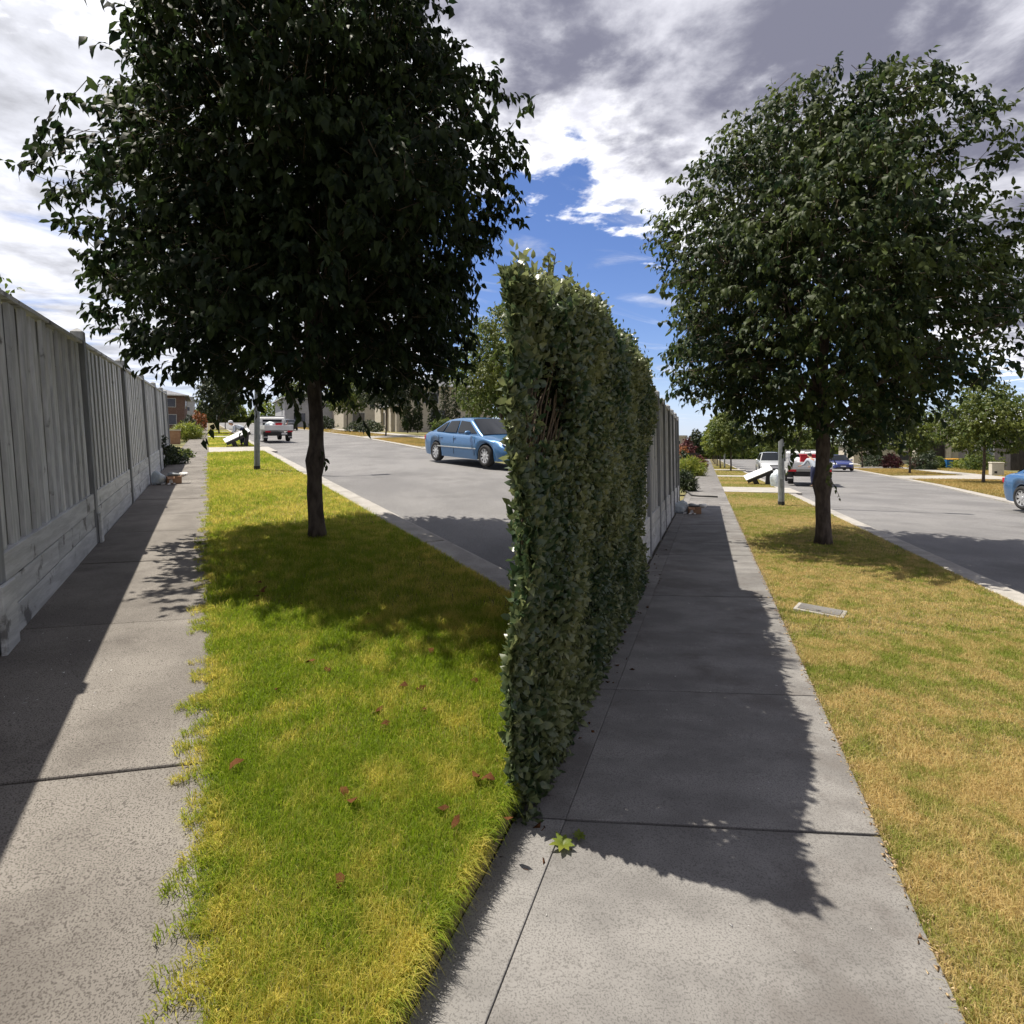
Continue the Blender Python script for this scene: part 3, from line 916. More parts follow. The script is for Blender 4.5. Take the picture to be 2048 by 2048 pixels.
    for i in range(K):
        v = i / (K - 1); zz_ = -.06 + (topz + .06) * v
        r0 = tr * (1 - .12 * min(zz_ / ttop, 1)) if zz_ < ttop else tr * .86 * (1 - .82 * (zz_ - ttop) / (topz - ttop))
        r0 *= 1 + .35 * math.exp(-max(zz_, 0) / .09)
        if bulge: r0 *= 1 + .42 * math.exp(-((zz_ - bulge) / .085) ** 2)
        pts.append((lx * v * 2 + .012 * math.sin(zz_ * 4.1 + seed), ly * v * 2 + .012 * math.cos(zz_ * 3.3 + seed), zz_)); rs.append(r0)
    m.tube(pts, rs, trunk_k)
    for i, p in enumerate(m.v):
        ww = math.atan2(p[1], p[0])
        k = 1 + .045 * math.sin(3 * ww + p[2] * 5) + .03 * math.sin(7 * ww - p[2] * 9)
        m.v[i] = (p[0] * k, p[1] * k, p[2])
    tk = m.build('trunk', M_bark, o, smooth=True)
    # scaffold limbs
    for i in range(limbs):
        j = rr.randrange(n)
        e = Vector(Q[j])
        z0 = ttop * .92 + (topz - ttop) * rr.uniform(0, .8) * max(0.0, min(1.0, (e.z - ttop) / (topz - ttop + .01)))
        z0 = min(z0, e.z - .15) if e.z > ttop else ttop * .95
        b0_ = Vector((lx * 2 * z0 / topz, ly * 2 * z0 / topz, z0))
        mid = b0_.lerp(e, .5) + Vector((0, 0, .12 * (e - b0_).length))
        rb = tr * rr.uniform(.24, .40)
        mb = MB().tube([b0_, b0_.lerp(mid, .5) + Vector((rr.uniform(-.05, .05), rr.uniform(-.05, .05), .03)), mid, mid.lerp(e, .55) + Vector((rr.uniform(-.06, .06), rr.uniform(-.06, .06), 0)), e], [rb, rb * .75, rb * .52, rb * .32, rb * .12], 6)
        mb.build('branch', M_bark, o, smooth=True)
    NR = keep_rng
    return o


# the bright sky breaks through a gap in the left crown
tb = LS.P(6.89, 1.25)
hole = (tuple(Vector((0, 0, EYE)) - tb), tuple(Vector((-0.625, 1.0, 0.478)).normalized()), .06)
PL = [(1.62, 1.1, .04), (1.8, 1.45, .25), (2.1, 1.65, .75), (2.5, 1.95, 1.1), (3.1, 2.15, 1.2), (4, 2.30, 1.2), (5, 2.30, 1.2), (6, 2.15, 1.2), (7, 1.75, 1.2), (7.6, .8, 1)]
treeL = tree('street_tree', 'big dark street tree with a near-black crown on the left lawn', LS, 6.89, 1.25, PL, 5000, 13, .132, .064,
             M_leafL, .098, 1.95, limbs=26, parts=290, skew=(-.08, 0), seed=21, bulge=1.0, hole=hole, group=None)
PR = [(1.6, .9, .10), (1.9, 1.2, .5), (2.3, 1.5, .9), (2.7, 2.1, 1), (3.2, 2.5, 1.1), (4, 2.55, 1.1), (4.9, 2.55, 1.1), (5.8, 2.3, 1.1), (6.8, 1.75, 1.1), (7.4, 1.25, 1.1), (7.9, .4, 1)]
treeR = tree('street_tree', 'full round green street tree standing alone on the right lawn past the hedge', RS, 10.74, 1.77, PR, 4300, 13, .125, .060,
             M_leafR, .112, 2.0, limbs=30, parts=290, skew=(-.03, 0), seed=33, bulge=.98, gap=.48)


def sprig(parent, pts, lm, n, seed, L=.09):
    rr = np.random.default_rng(seed)
    a, b = np.array(pts[0]), np.array(pts[1])
    u = np.linspace(.15, 1, n)
    P = a + (b - a) * u[:, None]; P[:, 2] -= .06 * u ** 2
    D = rr.normal(size=(n, 3)) * .35 + np.array([0, 0, -1.0]); U = rr.normal(size=(n, 3)) + np.array([0, -.8, .3])
    V, T = leaf_np(P, D, U, L * rr.uniform(.8, 1.2, n), L * .5)
    q = add('sucker', np_mesh('sucker', V, T, np.repeat(rr.uniform(.6, 1, n), 6)), lm, parent)
    top = Vector(a) * (.4 if a[2] > 1.3 else 1.0); top.z = a[2] + (.35 if a[2] > 1.3 else 0)
    MB().tube([top, Vector(a), Vector(a).lerp(Vector(b), .5) + Vector((0, 0, -.015)), Vector(b) + Vector((0, 0, -.06))], [.006, .005, .004, .002], 5).build('sucker_stem', M_twig, q)


sprig(treeL, ((.06, -.06, 1.12), (.16, -.12, .98)), M_leafL, 6, 3)
sprig(treeR, ((.10, -.06, 1.08), (.22, -.10, .84)), M_leafR, 5, 4, .075)
for i, (tr_, p0, p1) in enumerate(((treeL, (-.50, -.95, 1.90), (-.86, -1.2, 1.30)), (treeL, (-.30, -.85, 1.82), (-.52, -1.05, 1.38)), (treeL, (.45, -.80, 1.90), (.85, -1.1, 1.42)),
                                   (treeL, (1.1, -.6, 2.05), (1.6, -.75, 1.60)), (treeL, (-.1, -.9, 1.85), (.15, -1.1, 1.50)), (treeL, (1.3, -.3, 2.2), (2.0, -.4, 2.05)), (treeR, (-.45, -.9, 1.75), (-.75, -1.2, 1.2)), (treeR, (-.9, -.9, 1.95), (-1.35, -1.2, 1.40)))):
    sprig(tr_, (p0, p1), M_leafL if tr_ is treeL else M_leafR, 12, 60 + i, .12)

# ------------------------------------------------------------------ hedge


def hedge():
    o = thing('hedge', 'tall clipped glossy hedge at the edge of the right footpath, in front of the fence', 'hedge', RS, 2.05, -.70)
    kz = RS.k * RS.d.y; kx = RS.k * RS.n.y
    LEN = 4.55

    def hgt(y): return np.interp(y, [0, .25, .9, 2.1, 4.1, 4.55], [2.22, 2.34, 2.44, 2.54, 2.60, 2.50])

    def thick(y): return np.clip(.03 + .31 * y, .03, .78)
    rg = np.random.default_rng(77)
    # front face leaves, denser in three shallow layers; then top and nose
    A = []
    for n, kind in ((58000, 'face'), (15000, 'top'), (6000, 'end'), (7000, 'back'), (7000, 'foot')):
        y = rg.uniform(0, 1, n) ** (1.25 if kind == 'face' else 1) * LEN
        H = hgt(y); th = thick(y)
        if kind == 'face':
            z = rg.uniform(0.02, 1, n) * H
            b = .03 * np.sin(y * 2.3 + z * 1.9) + .025 * np.sin(y * 5.1 - z * 4.3) + .02 * np.sin(z * 7 + y * 3) - .02 + .15 * (z / H) * np.clip(y / .8, .25, 1)
            edge = np.clip((z - (H - .3)) / .3, 0, 1)
            x = b - .16 * edge ** 2 * np.minimum(1, th / .35) - np.minimum(np.abs(rg.normal(0, .085, n)), th * .7)
            # hollow where bare stems show, near the front and high up
            hol = np.exp(-(((y - .55) / .42) ** 2 + ((z - 1.72) / .30) ** 2))
            k = rg.uniform(0, 1, n) > hol * 1.25
            nx = np.stack([np.ones(n), -.25 * np.ones(n), .25 * np.ones(n) + edge], 1)
        elif kind == 'top':
            x = .10 * np.clip(y / .8, .2, 1) - rg.uniform(-.02, 1, n) * (th + .1 * np.clip(y / .8, .05, 1))
            z = H + .05 * np.sin(y * 4.3 + 2) + .04 * np.sin(y * 9.1 + 1) - np.abs(rg.normal(0, .08, n)) + (rg.uniform(0, 1, n) < .06) * rg.uniform(0, .14, n)
            z -= .10 * np.clip((x + .12) / .12, 0, 1)
            k = np.ones(n, bool); nx = np.stack([.3 * np.ones(n), np.zeros(n), np.ones(n)], 1)
        elif kind == 'foot':
            z = rg.uniform(0, 1, n) ** 1.4 * .45; x = rg.uniform(-.05, .06, n) - .03 * z; k = np.ones(n, bool); nx = np.stack([np.ones(n), -.2 * np.ones(n), .1 * np.ones(n)], 1)
        elif kind == 'back':
            x = -th + np.abs(rg.normal(0, .06, n)); z = rg.uniform(.02, 1, n) * H; k = np.ones(n, bool); nx = np.stack([-np.ones(n), np.zeros(n), .2 * np.ones(n)], 1)
        else:
            y = LEN + rg.normal(0, .05, n); x = -rg.uniform(0, 1, n) * .78; z = rg.uniform(0, 1, n) * hgt(y); k = np.ones(n, bool); nx = np.stack([.2 * np.ones(n), np.ones(n), .2 * np.ones(n)], 1)
        P = np.stack([x, y, z + kz * y + kx * x], 1)[k]; A.append((P, nx[k]))
    P = np.concatenate([a[0] for a in A]); nx = np.concatenate([a[1] for a in A]); n = len(P)
    D = nx * .45 + rg.normal(size=(n, 3)) * .55 + np.array([0, 0, .35]); U = nx + rg.normal(size=(n, 3)) * .45
    L = rg.uniform(.032, .062, n)
    near = P[:, 1] < 1.8
    v = np.clip(rg.beta(2, 2.4, n) + .30 * np.clip((P[:, 2] - 2.2) / .6, 0, 1), 0, 1)  # leaves near the top lightened in colour to look sunlit
    idx = np.argsort(P[:, 1] - P[:, 0] * 2 + rg.uniform(0, .5, n))[:290]
    vs = []
    for q in range(3):
        V, T = leaf_np(np.zeros((1, 3)), np.array([[0, 1.0, 0]]), np.array([[0, 0, 1.0]]), 1.0, [.5, .58, .64][q], [.05, .12, .18][q], [.10, .18, .25][q], True)
        me = np_mesh('leaf', V, T, np.full(8, [.25, .5, .8][q])); me.materials.append(M_leafH); vs.append(me)
    for i in idx:
        d = Vector(D[i]).normalized(); sd = d.cross(Vector(U[i])).normalized(); uu = sd.cross(d)
        q = bpy.data.objects.new('leaf', vs[i % 3]); C.objects.link(q); q.parent = o
        mm = Matrix((sd, d, uu)).transposed().to_4x4() @ Matrix.Scale(float(L[i]) * 1.05, 4); mm.translation = Vector(P[i]); q.matrix_basis = mm
    k = np.ones(n, bool); k[idx] = False
    V, T = leaf_np(P[k], D[k], U[k], L[k], L[k] * .58, .12, .2)
    q = add('foliage', np_mesh('foliage', V, T, np.repeat(v[k], 6)), M_leafH, o); q['kind'] = 'stuff'
    # added dark core that blocks see-through and stands for the shaded depth; same plan
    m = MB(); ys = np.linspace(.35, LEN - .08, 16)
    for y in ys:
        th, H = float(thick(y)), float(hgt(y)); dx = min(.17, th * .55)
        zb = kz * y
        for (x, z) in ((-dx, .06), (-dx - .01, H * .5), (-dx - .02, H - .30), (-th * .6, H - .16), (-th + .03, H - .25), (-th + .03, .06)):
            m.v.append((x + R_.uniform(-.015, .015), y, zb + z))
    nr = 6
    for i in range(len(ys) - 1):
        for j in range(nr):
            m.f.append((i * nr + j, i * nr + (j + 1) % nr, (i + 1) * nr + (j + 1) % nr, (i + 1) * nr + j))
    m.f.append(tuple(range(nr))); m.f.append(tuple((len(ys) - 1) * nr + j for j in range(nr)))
    m.build('dark_core', M_core, o)
    # stems that show in the hollow and shoots above the top
    for i in range(26):
        y = R_.uniform(.1, 1.05); z0 = R_.uniform(1.0, 1.5); z1 = z0 + R_.uniform(.35, .7)
        x = -float(thick(y)) * .5
        MB().tube([(x, y, z0 + kz * y), (x * .6, y + R_.uniform(-.06, .12), (z0 + z1) / 2 + kz * y), (x * .3 + R_.uniform(-.02, .02), y + R_.uniform(-.05, .25), z1 + kz * y)], [.006, .005, .003], 5).build('stem', M_twig, o)
    for i in range(22):
        y = R_.choice([R_.uniform(.6, 2.2), R_.uniform(0.8, 4.4)]); H = float(hgt(y)); th = float(thick(y)); x = -R_.uniform(.05, 1) * th
        hh = R_.uniform(.10, .24)
        a = Vector((x, y, H - .12 + kz * y)); b = a + Vector((R_.uniform(-.04, .04), R_.uniform(-.05, .05), .12 + hh))
        sh = MB().tube([a, b], [.004, .002], 4).build('shoot', M_twig, o)
        nl = 9
        u = np.linspace(.45, 1, nl); PP = np.array(a) + (np.array(b) - np.array(a)) * u[:, None]
        V, T = leaf_np(PP, rg.normal(size=(nl, 3)) * .7 + np.array([0, 0, .7]), rg.normal(size=(nl, 3)), rg.uniform(.04, .065, nl), .028)
        add('leaves', np_mesh('leaves', V, T, np.full(nl * 6, .85)), M_leafH, sh)
    return o


hedge()

# ------------------------------------------------------------------ street furniture and litter


def light_pole(label, st, s, t, yaw):
    o = thing('street_light', label, 'street light', st, s, t, yaw, 'street light poles on the verges')
    pts = [(0, 0, -.1), (0, 0, 1.2), (0, 0, 4.0), (0, 0, 6.2)]
    MB().tube(pts, [.085, .080, .066, .052], 8).build('shaft', M_galv, o)
    MB().tube([(0, 0, -.02), (0, 0, .11)], .092, 8).build('base_sleeve', M_plastic, o)
    MB().box(-.045, .045, -.092, -.076, .55, .80).build('access_cover', M_galv, o, bevel=.004)
    MB().tube([(0, 0, 6.1), (.25, 0, 6.5), (.9, 0, 6.62)], [.045, .035, .03], 8).build('arm', M_galv, o)
    MB().box(.85, 1.4, -.12, .12, 6.56, 6.66).build('lamp_head', M_galv, o, bevel=.02)
    return o


light_pole('grey octagonal light pole in the sunny left lawn behind the dark tree', LS, 16.68, 1.31, 0)
light_pole('grey light pole on the right lawn in front of the tipped table', RS, 18.36, 1.99, 0)
light_pole('distant grey light pole among the row of street trees by the right footpath', RS, 69.27, 1.80, 0)
light_pole('distant grey light pole beyond the tipped table on the left verge', LS, 79.21, 1.11, 0)


def blob(name, m_, sx, sy, sz, seed, parent=None, loc=(0, 0, 0), amp=.22, sub=3, flat=True):
    rg = random.Random(seed)
    bm = bmesh.new(); bmesh.ops.create_icosphere(bm, subdivisions=sub, radius=1)
    dirs = [(Vector((rg.gauss(0, 1), rg.gauss(0, 1), rg.gauss(0, 1))) * rg.uniform(1, 3.2), rg.uniform(0, 6.28)) for _ in range(9)]
    for v in bm.verts:
        k = 1 + amp * sum(math.sin(v.co.dot(d) + p) for d, p in dirs) / 3
        v.co = Vector((v.co.x * sx * k, v.co.y * sy * k, max(v.co.z * k, -.75 if flat else -9) * sz))
    mn = min(v.co.z for v in bm.verts)
    for v in bm.verts: v.co.z -= mn
    me = bpy.data.meshes.new(name); bm.to_mesh(me); bm.free()
    return add(name, me, m_, parent, loc=loc)


def place(o, st, s, t, yaw=0.0, h=0.0):
    o.location = st.P(s, t, h); o.rotation_euler = (0, 0, st.rot + rad(yaw)); return o


def rubbish(st, s, t, side, k):
    b = place(blob('rubbish_bag', M_bag, .15 * k, .15 * k, .17 * k, 5 + len(side), amp=.3), st, s, t, 20)
    tag(b, 'pale blue plastic rubbish bag slumped against the %s fence' % side, 'bag')
    bx = thing('cardboard_box', 'brown cardboard box of rubbish lying by the %s fence' % side, 'box', st, s + .02, t + .31 * k, 12)
    MB().box(-.15 * k, .15 * k, -.10, .10, .002, .17 * k).build('carton', M_card, bx, bevel=.008)
    MB().quad((-.15 * k, -.10, .172 * k), (.0, -.10, .174 * k), (-.02, -.19, .12 * k), (-.16 * k, -.18, .13 * k)).build('flap', M_card, bx)
    MB().quad((-.12 * k, -.1015, .02), (-.03 * k, -.1015, .02), (-.05 * k, -.1015, .11 * k), (-.10 * k, -.1015, .10 * k)).build('sticker', M_paper, bx)
    n = place(blob('newspaper', M_galv, .14 * k, .10, .05, 9, amp=.2), st, s + .03, t + .29 * k, 5, .17 * k)
    tag(n, 'crumpled grey newspaper on top of the cardboard box by the %s fence' % side, 'newspaper')
    w = place(blob('white_bag', M_paper, .10 * k, .08, .07 * k, 14, amp=.35), st, s + .06, t + .50 * k, -10, .145 * k)
    tag(w, 'small white plastic bag on the far end of the box by the %s fence' % side, 'bag')
    for i, (a, c) in enumerate(((-.15, .10), (-.17, .22), (-.16, .33))):
        p = place(blob('paper_scrap', M_paper, .035, .025, .02, 30 + i, amp=.3, sub=2), st, s + a, t + c * k, i * 40)
        tag(p, ['nearest the pale bag', 'in the middle', 'nearest the cardboard box'][i] + ', white scrap of paper on the path by the %s fence' % side, 'litter', 'paper scraps by the %s fence' % side)


rubbish(LS, 13.9, -1.02, 'left', 1.0)
rubbish(RS, 14.75, -.62, 'right', 1.0)

# utility pit in the right lawn
pit = thing('pit_cover', 'square concrete pit cover set in the right lawn', 'pit cover', RS, 6.08, .98, -18)
MB().box(-.20, .20, -.13, .13, -.05, .012).build('rim', M_kerb, pit, bevel=.006)
MB().box(-.17, .17, -.10, .10, -.02, .020).build('lid', M_pathR, pit, bevel=.006)
MB().box(-.02, .02, -.085, -.07, .0185, .0225).build('lifting_slot', M_plastic, pit)

# black hose across the right path
a = [RS.P(*q, .03) for q in ((23.64, -0.89), (23.27, -0.76), (20.95, -0.52), (20.72, -0.29), (20.57, 0.32))]
h_ = MB().tube(a, [.03, .03, .03, .03, .028], 8).build('hose', M_hose, None, smooth=True)
tag(h_, 'black hose lying across the right footpath past the rubbish', 'hose')

# weed in the right path's joint
wd = thing('weed', 'small bright green weed growing from the near joint of the right footpath', 'weed', RS, 2.00, -.50)
for j, (ox, oy, k) in enumerate(((0, 0, 1.0), (.045, .07, .6))):
    for i in range(8):
        w = i / 8 * 6.28 + j
        V, T = leaf_np(np.array([[ox, oy, .008]]), np.array([[math.cos(w), math.sin(w), .45]]), np.array([[0, 0, 1.0]]), .055 * k * R_.uniform(.8, 1.2), .026 * k, .15, .1)
        add('leaf', np_mesh('leaf', V, T, np.full(6, .5)), M_leafY, wd)

# fallen leaves on the left lawn
DL = [(4.85, 0.39), (4.77, 0.44), (4.71, 0.34), (3.19, 0.63), (2.12, 0.48), (2.47, 0.80), (2.71, 1.02), (2.76, 1.00), (1.96, 1.00), (1.92, 1.04), (1.89, 1.06), (1.85, 0.77), (1.71, 0.98), (2.42, 0.08), (3.29, 0.53), (2.58, 0.74), (3.15, 1.29), (2.49, 0.96), (2.04, 0.49), (1.72, 0.39), (1.73, 0.79), (3.05, 0.34), (4.35, 0.64), (3.90, 1.11), (2.66, 1.39), (5.05, 0.44)]
lm_ = []
for q in range(3):
    V, T = leaf_np(np.zeros((1, 3)), np.array([[0, 1.0, 0]]), np.array([[0, 0, 1.0]]), 1.0, .55, [-.35, .3, -.2][q], [.35, .3, .45][q])
    me = np_mesh('fallen_leaf', V, T); me.materials.append(M_dead); lm_.append(me)
for i, (s, t) in enumerate(DL):
    o = bpy.data.objects.new('fallen_leaf', lm_[i % 3]); C.objects.link(o)
    o.location = LS.P(s, t, .028); k = R_.uniform(.048, .078); o.scale = (k, k, k); o.rotation_euler = (R_.uniform(-.4, .4), R_.uniform(-.4, .4), R_.uniform(0, 6))
    tag(o, 'dry brown curled leaf fallen on the left lawn', 'leaf', 'fallen leaves on the left lawn')


def scatter(name, st, s, t, size, m_, h, n4=True):
    n = len(s); x, y = to_xy(st, s, t)
    P = np.stack([x, y, st.k * y + h], 1)
    V = (P[:, None, :] + NR.normal(0, 1, (n, 4, 3)) * (size * NR.uniform(.5, 1.4, n))[:, None, None] * np.array([1, 1, .5])).reshape(-1, 3)
    b = (np.arange(n) * 4)[:, None, None]
    T = (b + np.array([[0, 1, 2], [0, 2, 3], [0, 3, 1], [1, 3, 2]])[None]).reshape(-1, 3)
    o = add(name, np_mesh(name, V, T, np.repeat(NR.uniform(0, 1, n), 4)), m_); o['kind'] = 'stuff'; return o


M_clip = mat('dry_clippings', (0.26, 0.16, 0.09), (0.50, 0.38, 0.22), 0.9, 30, attr=True)
n = 2600
scatter('grass_clippings', RS, NR.uniform(1.6, 16, n) ** 1.0, R_PATH[1] + NR.normal(.005, .018, n), .0055, M_clip, .003)
n = 900
scatter('gravel', LS, NR.uniform(2.5, 12, n), NR.uniform(-1.262, -1.205, n), .007, M_kerb, -.045)
n = 46
scatter('gravel', LS, NR.uniform(3.3, 4.6, n), NR.uniform(-1.1, -.5, n), .006, M_paper, .001)
n = 70
scatter('leaf_litter', RS, NR.uniform(1.8, 9, n), -.70 + np.abs(NR.normal(0, .10, n)), .011, M_dead, .004)
n = 60
scatter('gravel', RS, NR.uniform(1.6, 7, n), NR.uniform(-.6, .6, n), .003, M_paper, .002)

# ------------------------------------------------------------------ vehicles


def wheel(o, x, y, r, w, side, rimm, spokes=9, wide=.095):
    t = MB().lathe([(r * .66, -w / 2), (r * .93, -w / 2), (r, -w * .32), (r, w * .32), (r * .93, w / 2), (r * .66, w / 2)], 28, 'x', closed=True).build('tyre', M_tyre, o, smooth=True, loc=(x, y, r))
    m = MB().lathe([(r * .67, -w * .38), (r * .67, w * .40), (r * .61, w * .46), (r * .58, w * .30), (r * .58, -w * .2), (.02, -w * .2), (.02, -w * .38)] if side > 0 else
                   [(r * .67, w * .38), (r * .67, -w * .40), (r * .61, -w * .46), (r * .58, -w * .30), (r * .58, w * .2), (.02, w * .2), (.02, w * .38)], 28, 'x')
    dsk = m.build('brake_disc', M_plastic, t)
    m = MB()
    for i in range(spokes):
        M_ = Matrix.Rotation(2 * math.pi * i / spokes, 4, 'X')
        a, b = (w * .20, w * .40) if side > 0 else (-w * .40, -w * .20)
        m.box(a, b, -r * wide, r * wide, r * .08, r * .62, M_)
    m.lathe([(r * .17, w * .18 * side), (r * .17, w * .43 * side), (r * .08, w * .46 * side)], 16, 'x')
    m.lathe([(r * .60, w * .25 * side), (r * .675, w * .25 * side), (r * .675, w * .47 * side), (r * .60, w * .44 * side)], 28, 'x', closed=True)
    m.build('rim', rimm, t)
    return t


def interp(x, pts):
    return float(np.interp(x, [p[0] for p in pts], [p[1] for p in pts]))


def sedan(label, st, s, t, yaw, paint, group=None, cat='car', L=4.9, W=1.84, H=1.45, wb=2.83, r=.325, scale=1.0, hatch=False, plate=False):
    o = thing('parked_car', label, cat, st, s, t, yaw, group, tilt=True)
    o.scale = (scale,) * 3
    hl = L / 2; fy = wb / 2 + .02; ry = -wb / 2 + .02
    topp = [(-hl, .60), (-hl + .03, .80), (-hl + .12, .93), (-hl + .45, .985), (-1.55, 1.0), (-.6, .955), (.9, .93), (1.25, .90), (hl - .55, .79), (hl - .22, .70), (hl - .05, .58), (hl, .50)]
    if hatch: topp = [(-hl, .60), (-hl + .03, .95), (-1.2, 1.02)] + topp[5:]
    botp = [(-hl, .40), (-hl + .05, .30), (-hl + .35, .20), (hl - .4, .18), (hl - .06, .24), (hl, .34)]
    wid = [(-hl, .60), (-hl + .06, .74), (-hl + .25, .83), (-1.3, W / 2), (1.2, W / 2), (hl - .35, .84), (hl - .10, .72), (hl, .52)]
    ys = sorted(set([-hl, -hl + .03, -hl + .08, -hl + .16, -hl + .3, hl - .3, hl - .16, hl - .08, hl - .03, hl] + [float(q) for q in np.linspace(-hl + .3, hl - .3, 26)] +
                    [c + dx for c in (fy, ry) for dx in (-.385, -.38, -.36, -.31, -.24, -.12, 0, .12, .24, .31, .36, .38, .385)]))
    m = MB(); rings = []
    for y in ys:
        zt, zb, w = interp(y, topp), interp(y, botp), interp(y, wid)
        za = zb
        for c in (fy, ry):
            dx = y - c
            if abs(dx) < .38: za = max(za, r + math.sqrt(max(.38 ** 2 - dx * dx, 0)) - .005)
        zs = [za, max(za, zb + .02) + (zt - max(za, zb)) * .22, max(za, .60 if zt > .66 else zt * .8), zt - .13 * min(1, (zt - za) / .4), zt - .045, zt]
        for i in range(1, 6): zs[i] = max(zs[i], zs[i - 1] + .002)
        xs = [w * .955, w * .985, w, w * .975, w * .93, w * .83]
        ring = [(-xs[i], y, zs[i]) for i in range(6)] + [(0, y, zs[5] + .03)] + [(xs[i], y, zs[i]) for i in reversed(range(6))]
        rings.append(ring)
    nr = len(rings[0])
    for rg in rings: m.v += rg
    for i in range(len(rings) - 1):
        for j in range(nr - 1):
            m.f.append((i * nr + j, i * nr + j + 1, (i + 1) * nr + j + 1, (i + 1) * nr + j))
    m.f.append(tuple(range(nr))); m.f.append(tuple((len(rings) - 1) * nr + j for j in range(nr)))
    body = m.build('body', paint, o, smooth=True)
    # underbody and wheel housings
    MB().box(-.60, .60, -hl + .35, hl - .35, .19, .60).box(-.80, .80, -.95, .95, .195, .55).build('underbody', M_plastic, o)
    # greenhouse
    roofp = [(-1.95, .96), (-1.55, 1.14), (-1.05, H - .06), (-.55, H), (.0, H), (.32, H - .04), (1.22, .90)] if not hatch else [(-2.2, .96), (-2.0, 1.3), (-1.5, H - .02), (-.55, H), (.0, H), (.32, H - .04), (1.22, .90)]

    def gw(z): return .80 - .23 * max(0, min(1, (z - .93) / (H - .93)))
    m = MB(); rings = []
    for y in [float(q) for q in np.linspace(roofp[0][0], roofp[-1][0], 34)]:
        zr = interp(y, roofp)
        zl = .86
        ring = [(-gw(zl), y, zl), (-gw(max(zr - .05, zl)), y, max(zr - .05, zl + .002)), (-gw(zr) + .05, y, max(zr - .012, zl + .004)), (-gw(zr) * .55, y, zr + .01), (0, y, zr + .016)]
        ring += [(-p[0], p[1], p[2]) for p in reversed(ring[:4])]
        rings.append(ring)
    nr = len(rings[0])
    for rg in rings: m.v += rg
    for i in range(len(rings) - 1):
        for j in range(nr - 1):
            m.f.append((i * nr + j, i * nr + j + 1, (i + 1) * nr + j + 1, (i + 1) * nr + j))
    m.build('roof', paint, o, smooth=True)
    e = .008
    for sd in (-1, 1):
        def pane(name, poly):
            mm = MB(); n_ = len(poly)
            mm.v = [(sd * (gw(z) + e), y, z) for y, z in poly] + [(sd * (gw(z) - .02), y, z) for y, z in poly]
            mm.f = [tuple(range(n_)), tuple(reversed(range(n_, 2 * n_)))] + [(i, (i + 1) % n_, n_ + (i + 1) % n_, n_ + i) for i in range(n_)]
            return mm.build(name, M_glass, o)
        pane('front_window', [(.86, .985), (.30, H - .12), (-.20, H - .085), (-.20, .985)])
        pane('rear_window', [(-.28, .985), (-.28, H - .085), (-.80, H - .10), (-1.02, .99)])
        pane('quarter_window', [(-1.10, .995), (-.90, H - .13), (-1.10, H - .17), (-1.52, 1.06), (-1.50, 1.0)])
        d = MB().box(sd * (W / 2 - .01) - .012, sd * (W / 2 - .01) + .012, -1.25, 1.0, .50, .535).build('side_moulding', paint if paint is not M_blue else M_silver, o, bevel=.006)
        for yy in (.0 - .30, -1.10):
            MB().box(sd * W / 2 * .985 - .018, sd * W / 2 * .985 + .018, yy, yy + .17, .80, .825).build('door_handle', paint, o, bevel=.008)
        for yy in (.92, -.24, -1.16):
            MB().box(sd * W / 2 * .992 - .004, sd * W / 2 * .992 + .004, yy - .004, yy + .004, .30, .88).build('door_seam', M_plastic, o)
        mm = blob('mirror', paint, .11, .07, .075, 3, o, (sd * (W / 2 + .05), .66, .93), amp=.05, sub=2)
        hlx = MB(); hlx.v = []
        hx = [(sd * .44, hl - .085, .60), (sd * .74, hl - .165, .62), (sd * .80, hl - .36, .72), (sd * .50, hl - .20, .715)]
        hlx.v = hx + [(p[0], p[1] + .03, p[2] + .012) for p in hx]
        hlx.f = [(0, 1, 2, 3), (4, 5, 6, 7)] + [(i, (i + 1) % 4, 4 + (i + 1) % 4, 4 + i) for i in range(4)]
        hlx.build('headlight', M_lampw, o, bevel=.008)
        tl = MB().box(sd * .62 - .12, sd * .62 + .12, -hl + .025, -hl + .12, .70, .84).build('tail_light', M_red, o, bevel=.01)
        for yy in (fy, ry): wheel(o, sd * (W / 2 - .115), yy, r, .21, sd, M_rim)
    # windscreen and back glass
    for nm, (y0, z0, y1, z1) in (('windscreen', (1.16, .935, .36, H - .045)), ('back_window', ((-1.86, 1.01, -1.10, H - .085) if not hatch else (-2.15, 1.1, -1.72, H - .1)))):
        w0, w1 = gw(z0) - .05, gw(z1) - .055
        dy, dz = (y1 - y0), (z1 - z0); l = math.hypot(dy, dz); ny, nz = -dz / l, dy / l
        if nz < 0: ny, nz = -ny, -nz
        mm = MB(); N_ = 6
        for k in range(2):
            for i in range(N_ + 1):
                u = i / N_ * 2 - 1
                bow = .022 * (1 - u * u) + .010
                for (yy, zz, ww) in ((y0, z0, w0), (y1, z1, w1)):
                    mm.v.append((u * ww, yy + ny * (bow - k * .012), zz + nz * (bow - k * .012)))
        for k in range(2):
            b = k * (N_ + 1) * 2
            for i in range(N_): mm.f.append((b + 2 * i, b + 2 * i + 1, b + 2 * i + 3, b + 2 * i + 2))
        mm.build(nm, M_glass, o, smooth=True)
    MB().box(-.42, .42, hl - .07, hl - .0, .50, .60).build('grille', M_plastic, o, bevel=.01)
    MB().box(-.44, .44, hl - .12, hl + .008, .25, .35).build('air_dam', M_plastic, o, bevel=.01)
    MB().box(-.19, .19, hl - .02, hl + .018, .38, .48).build('number_plate', M_plate, o)
    MB().box(-.19, .19, -hl - .012, -hl + .03, .62, .73).build('number_plate', M_plate, o)
    return o


